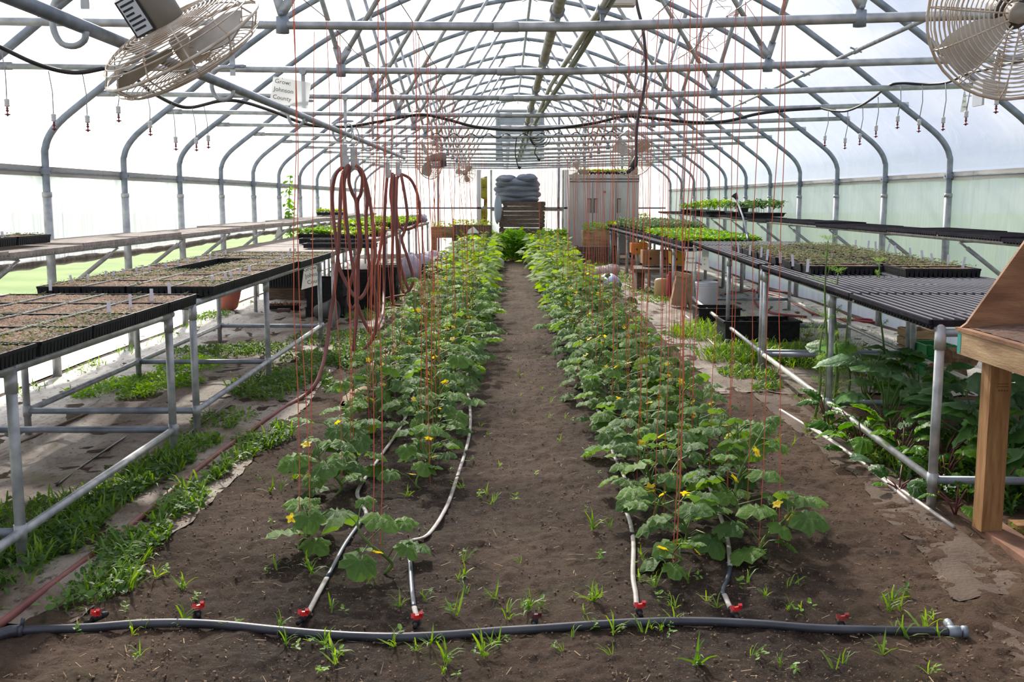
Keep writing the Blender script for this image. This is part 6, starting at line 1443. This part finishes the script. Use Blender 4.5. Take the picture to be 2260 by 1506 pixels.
# black tub/trough
def tub(x, y, w, d, h, lab, z=.02):
    t = thing('black_tub', (x, y, z), lab, 'tub'); m = MB(); m.box((x, y, z+.01), (w*.94, d*.9, .015))
    for s in (-1, 1): m.box((x+s*w*.48, y, z+h/2), (.015, d*.94, h)); m.box((x, y+s*d*.46, z+h/2), (w*.96, .015, h))
    obj('tub_wall', m, black_pl, t); m = MB()
    for s in (-1, 1): m.box((x+s*w/2, y, z+h), (.03, d, .02)); m.box((x, y+s*d*.48, z+h), (w, .03, .02))
    for i in range(3): m.box((x-w*.32+i*w*.32, y-d*.475, z+h*.5), (w*.26, .01, h*.66))
    obj('rim', m, black_pl, t); return t
p = P(1672, 690, 11.0); tub(p.x+.05, 11.2, .80, .5, .20, 'long black tub under the second right bench'); p = P(1570, 690, 13.0); tub(p.x, 12.7, .5, .45, .18, 'second black tub beneath the white bucket side of the bench')
t = thing('tub_clutter', (P(1680, 660, 11.2).x, 11.2, .1), 'jumble of small black pots and fittings in the long black tub', 'pots')
for i in range(16):
    m = MB(); a = P(1672, 690, 11.0).x+.05+random.uniform(-.33, .33); m.lathe((a, 11.2+random.uniform(-.15, .15), random.uniform(.09, .20)), [(.035, 0), (.05, .07), (.053, .07)], 9, Matrix.Rotation(random.uniform(-1.3, 1.3), 3, 'X') @ Matrix.Rotation(random.uniform(-1, 1), 3, 'Y')); obj('small_pot', m, black_pl, t, smooth=True)
# kraft paper feed bag
t = thing('paper_sack', P(1505, 650, 14.4), 'tan paper sack slumped against the bench post beside the bucket', 'sack')
q = P(1508, 625, 14.3); m = MB(); m.box((q.x, 14.45, .27), (.22, .14, .46), Matrix.Rotation(.18, 3, 'Y')); m.box((q.x+.13, 14.4, .19), (.12, .16, .34), Matrix.Rotation(-.2, 3, 'Y')); o = obj('sack_body', m, mat('kraft', (178, 152, 124), .8, 0, (150, 122, 96), 4, .5, 12), t)
m = MB(); m.box((q.x-.02, 14.34, .48), (.20, .02, .06), Matrix.Rotation(.2, 3, 'Y')); obj('folded_top', m, MATS['kraft'], t)
q = P(1342, 590, 17.6); m = MB(); m.blob((q.x, 17.4, .13), (.22, .30, .15), 150, 16, 10, .08); t = thing('plastic_sack', (q.x, 17.4, 0), 'blue and white plastic sack lying at the path side of the far right bench', 'sack'); obj('sack_body', m, mat('sack_blue', (206, 210, 224), .35, 0, (104, 136, 180), 3, .4, 12), t, smooth=True)
m = MB(); m.blob((q.x-.16, 17.3, .2), (.13, .16, .05), 151, 12, 8, .12); obj('sack_mouth', m, MATS['sack_blue'], t, smooth=True)
for k in range(4):
    q = P(1310+k*14, 566+3*(k % 2), 19.5+k*.3); m = MB(); m.blob((q.x, 19.5+k*.3, .12), (.16, .18, .12), 160+k, 12, 8, .14); tag(obj('rag_bundle', m, mat('rag', (214, 200, 194), .8, 0, (180, 160, 150), 6, trans=.2), smooth=True), 'crumpled off-white rag heap by the far right bench, %s from the left' % NTH[k], 'rag', 'rag heaps')
# yellow / brown crates on a board under the far right bench
def carton(px, w, h, y, z, m_, lab, d=.35, name='storage_crate'):
    x = P(px, 560, y).x; t = thing(name, (x, y, z), lab, 'crate'); m = MB(); m.box((x, y, z+.01), (w, d, .02))
    for s in (-1, 1): m.box((x+s*(w/2-.01), y, z+h/2), (.02, d, h)); m.box((x, y+s*(d/2-.01), z+h/2), (w, .02, h))
    obj('crate_wall', m, m_, t); m = MB(); m.box((x, y-d/2-.004, z+h-.03), (w*.98, .01, .05)); obj('rim', m, m_, t)
    for i in range(2): m = MB(); m.lathe((x-w*.25+i*w*.5, y-d/2-.006, z+h*.45), [(.022, 0), (.022, .004)], 8, Matrix.Rotation(R(90), 3, 'X')); obj('hole', m, black_pl, t)
yel = mat('crate_yellow', (206, 168, 60), .5); brn = mat('crate_brown', (160, 118, 76), .7); orr = mat('crate_orange', (216, 134, 40), .5)
carton(1412, .34, .20, 19.5, .50, orr, 'orange-yellow crate on the board under the far right bench'); carton(1449, .50, .24, 17.6, .42, brn, 'wide brown crate in the middle of the board under the far right bench'); carton(1498, .28, .22, 17.0, .45, yel, 'yellow lattice crate at the right of the board under the bench')
m = MB(); a, b = P(1412, 592, 17.3), P(1500, 592, 16.8); m.box(((a.x+b.x)/2+.05, 17.3, .36), (b.x-a.x+.3, .9, .06), Matrix.Rotation(-.1, 3, 'Z')); t = thing('plank_shelf', ((a.x+b.x)/2, 17.3, 0), 'grey plank shelf on blocks carrying the crates under the bench', 'shelf'); obj('plank', m, wood_old, t)
for s in (-1, 1): m = MB(); m.box(((a.x+b.x)/2+s*.3, 17.3, .16), (.12, .5, .33)); obj('block', m, wood_old, t)
q = P(1456, 625, 16.2); m = MB(); m.lathe((q.x, 16.0, .0), [(.10, .02), (.11, .05), (.11, .27), (.09, .30), (.03, .31)], 18); tag(obj('tan_jug', m, mat('jug', (190, 156, 106), .5), smooth=True), 'rounded tan container on the ground behind the bench posts', 'container')
q = P(1480, 625, 15.6); m = MB(); m.box((q.x, 15.7, .2), (.07, .12, .36)); m.box((q.x, 15.7, .40), (.04, .06, .05)); tag(obj('red_box', m, mat('box_red', (150, 40, 56), .5)), 'narrow dark red box beside the paper sack', 'box')
# red hoses lying on the ground at right
for k, pts in enumerate(([(1600, 650), (1680, 640), (1760, 648), (1850, 650), (1905, 640)], [(1640, 640), (1720, 655), (1790, 690), (1860, 705), (1930, 712)], [(1690, 610), (1670, 640), (1668, 670), (1700, 690), (1780, 700)], [(1850, 712), (1900, 705), (1940, 708)])):
    t = thing('ground_hose', GG(*pts[0], .02), 'red hose snaking over the fabric under the right benches, %s from the camera' % NTH[3-k], 'hose', 'red hoses under the right benches'); m = MB(); m.tube(smooth_path([GG(*p, .022) for p in pts], 6), .016, 8); obj('hose', m, mat('hose_red2', (150, 52, 58), .5), t, smooth=True)
# green crate, wooden crate and split logs behind the near right bench
q = G(2052, 765); 
def slat_box(px, w, h, y, m_, lab, z=0.0, n=4, d=.35, nm='garden_crate'):
    x = P(px, 740, y).x; t = thing(nm, (x, y, z), lab, 'crate')
    for i in range(n):
        zz = z+h*(i+.5)/n
        for s in (-1, 1): m = MB(); m.box((x, y+s*d/2, zz), (w, .02, h/n*.86)); obj('slat', m, m_, t); m = MB(); m.box((x+s*w/2, y, zz), (.02, d, h/n*.86)); obj('slat', m, m_, t)
    for sx in (-1, 1):
        for sy in (-1, 1): m = MB(); m.box((x+sx*(w/2-.02), y+sy*(d/2-.02), z+h/2), (.03, .03, h)); obj('corner_post', m, m_, t)
slat_box(2022, .20, .32, 9.6, wood_bench, 'pale wooden crate under the near right bench by the wall'); slat_box(2062, .24, .28, 8.95, mat('crate_green', (30, 124, 60), .5), 'green plastic crate between bench post and wooden crate', 0, 3)
for k, (px, y) in enumerate(((2095, 8.3), (2120, 8.5))):
    x = P(px, 760, y).x; m = MB(); m.tube([(x-.12, y, .12+.1*k), (x+.14, y+.1, .1+.1*k)], .085, 9); tag(obj('firewood_log', m, mat('log', (150, 112, 80), .9, 0, (90, 66, 48), 12, .5), smooth=False), ('lower cut log behind the bench corner post', 'upper cut log behind the bench corner post')[k], 'log')
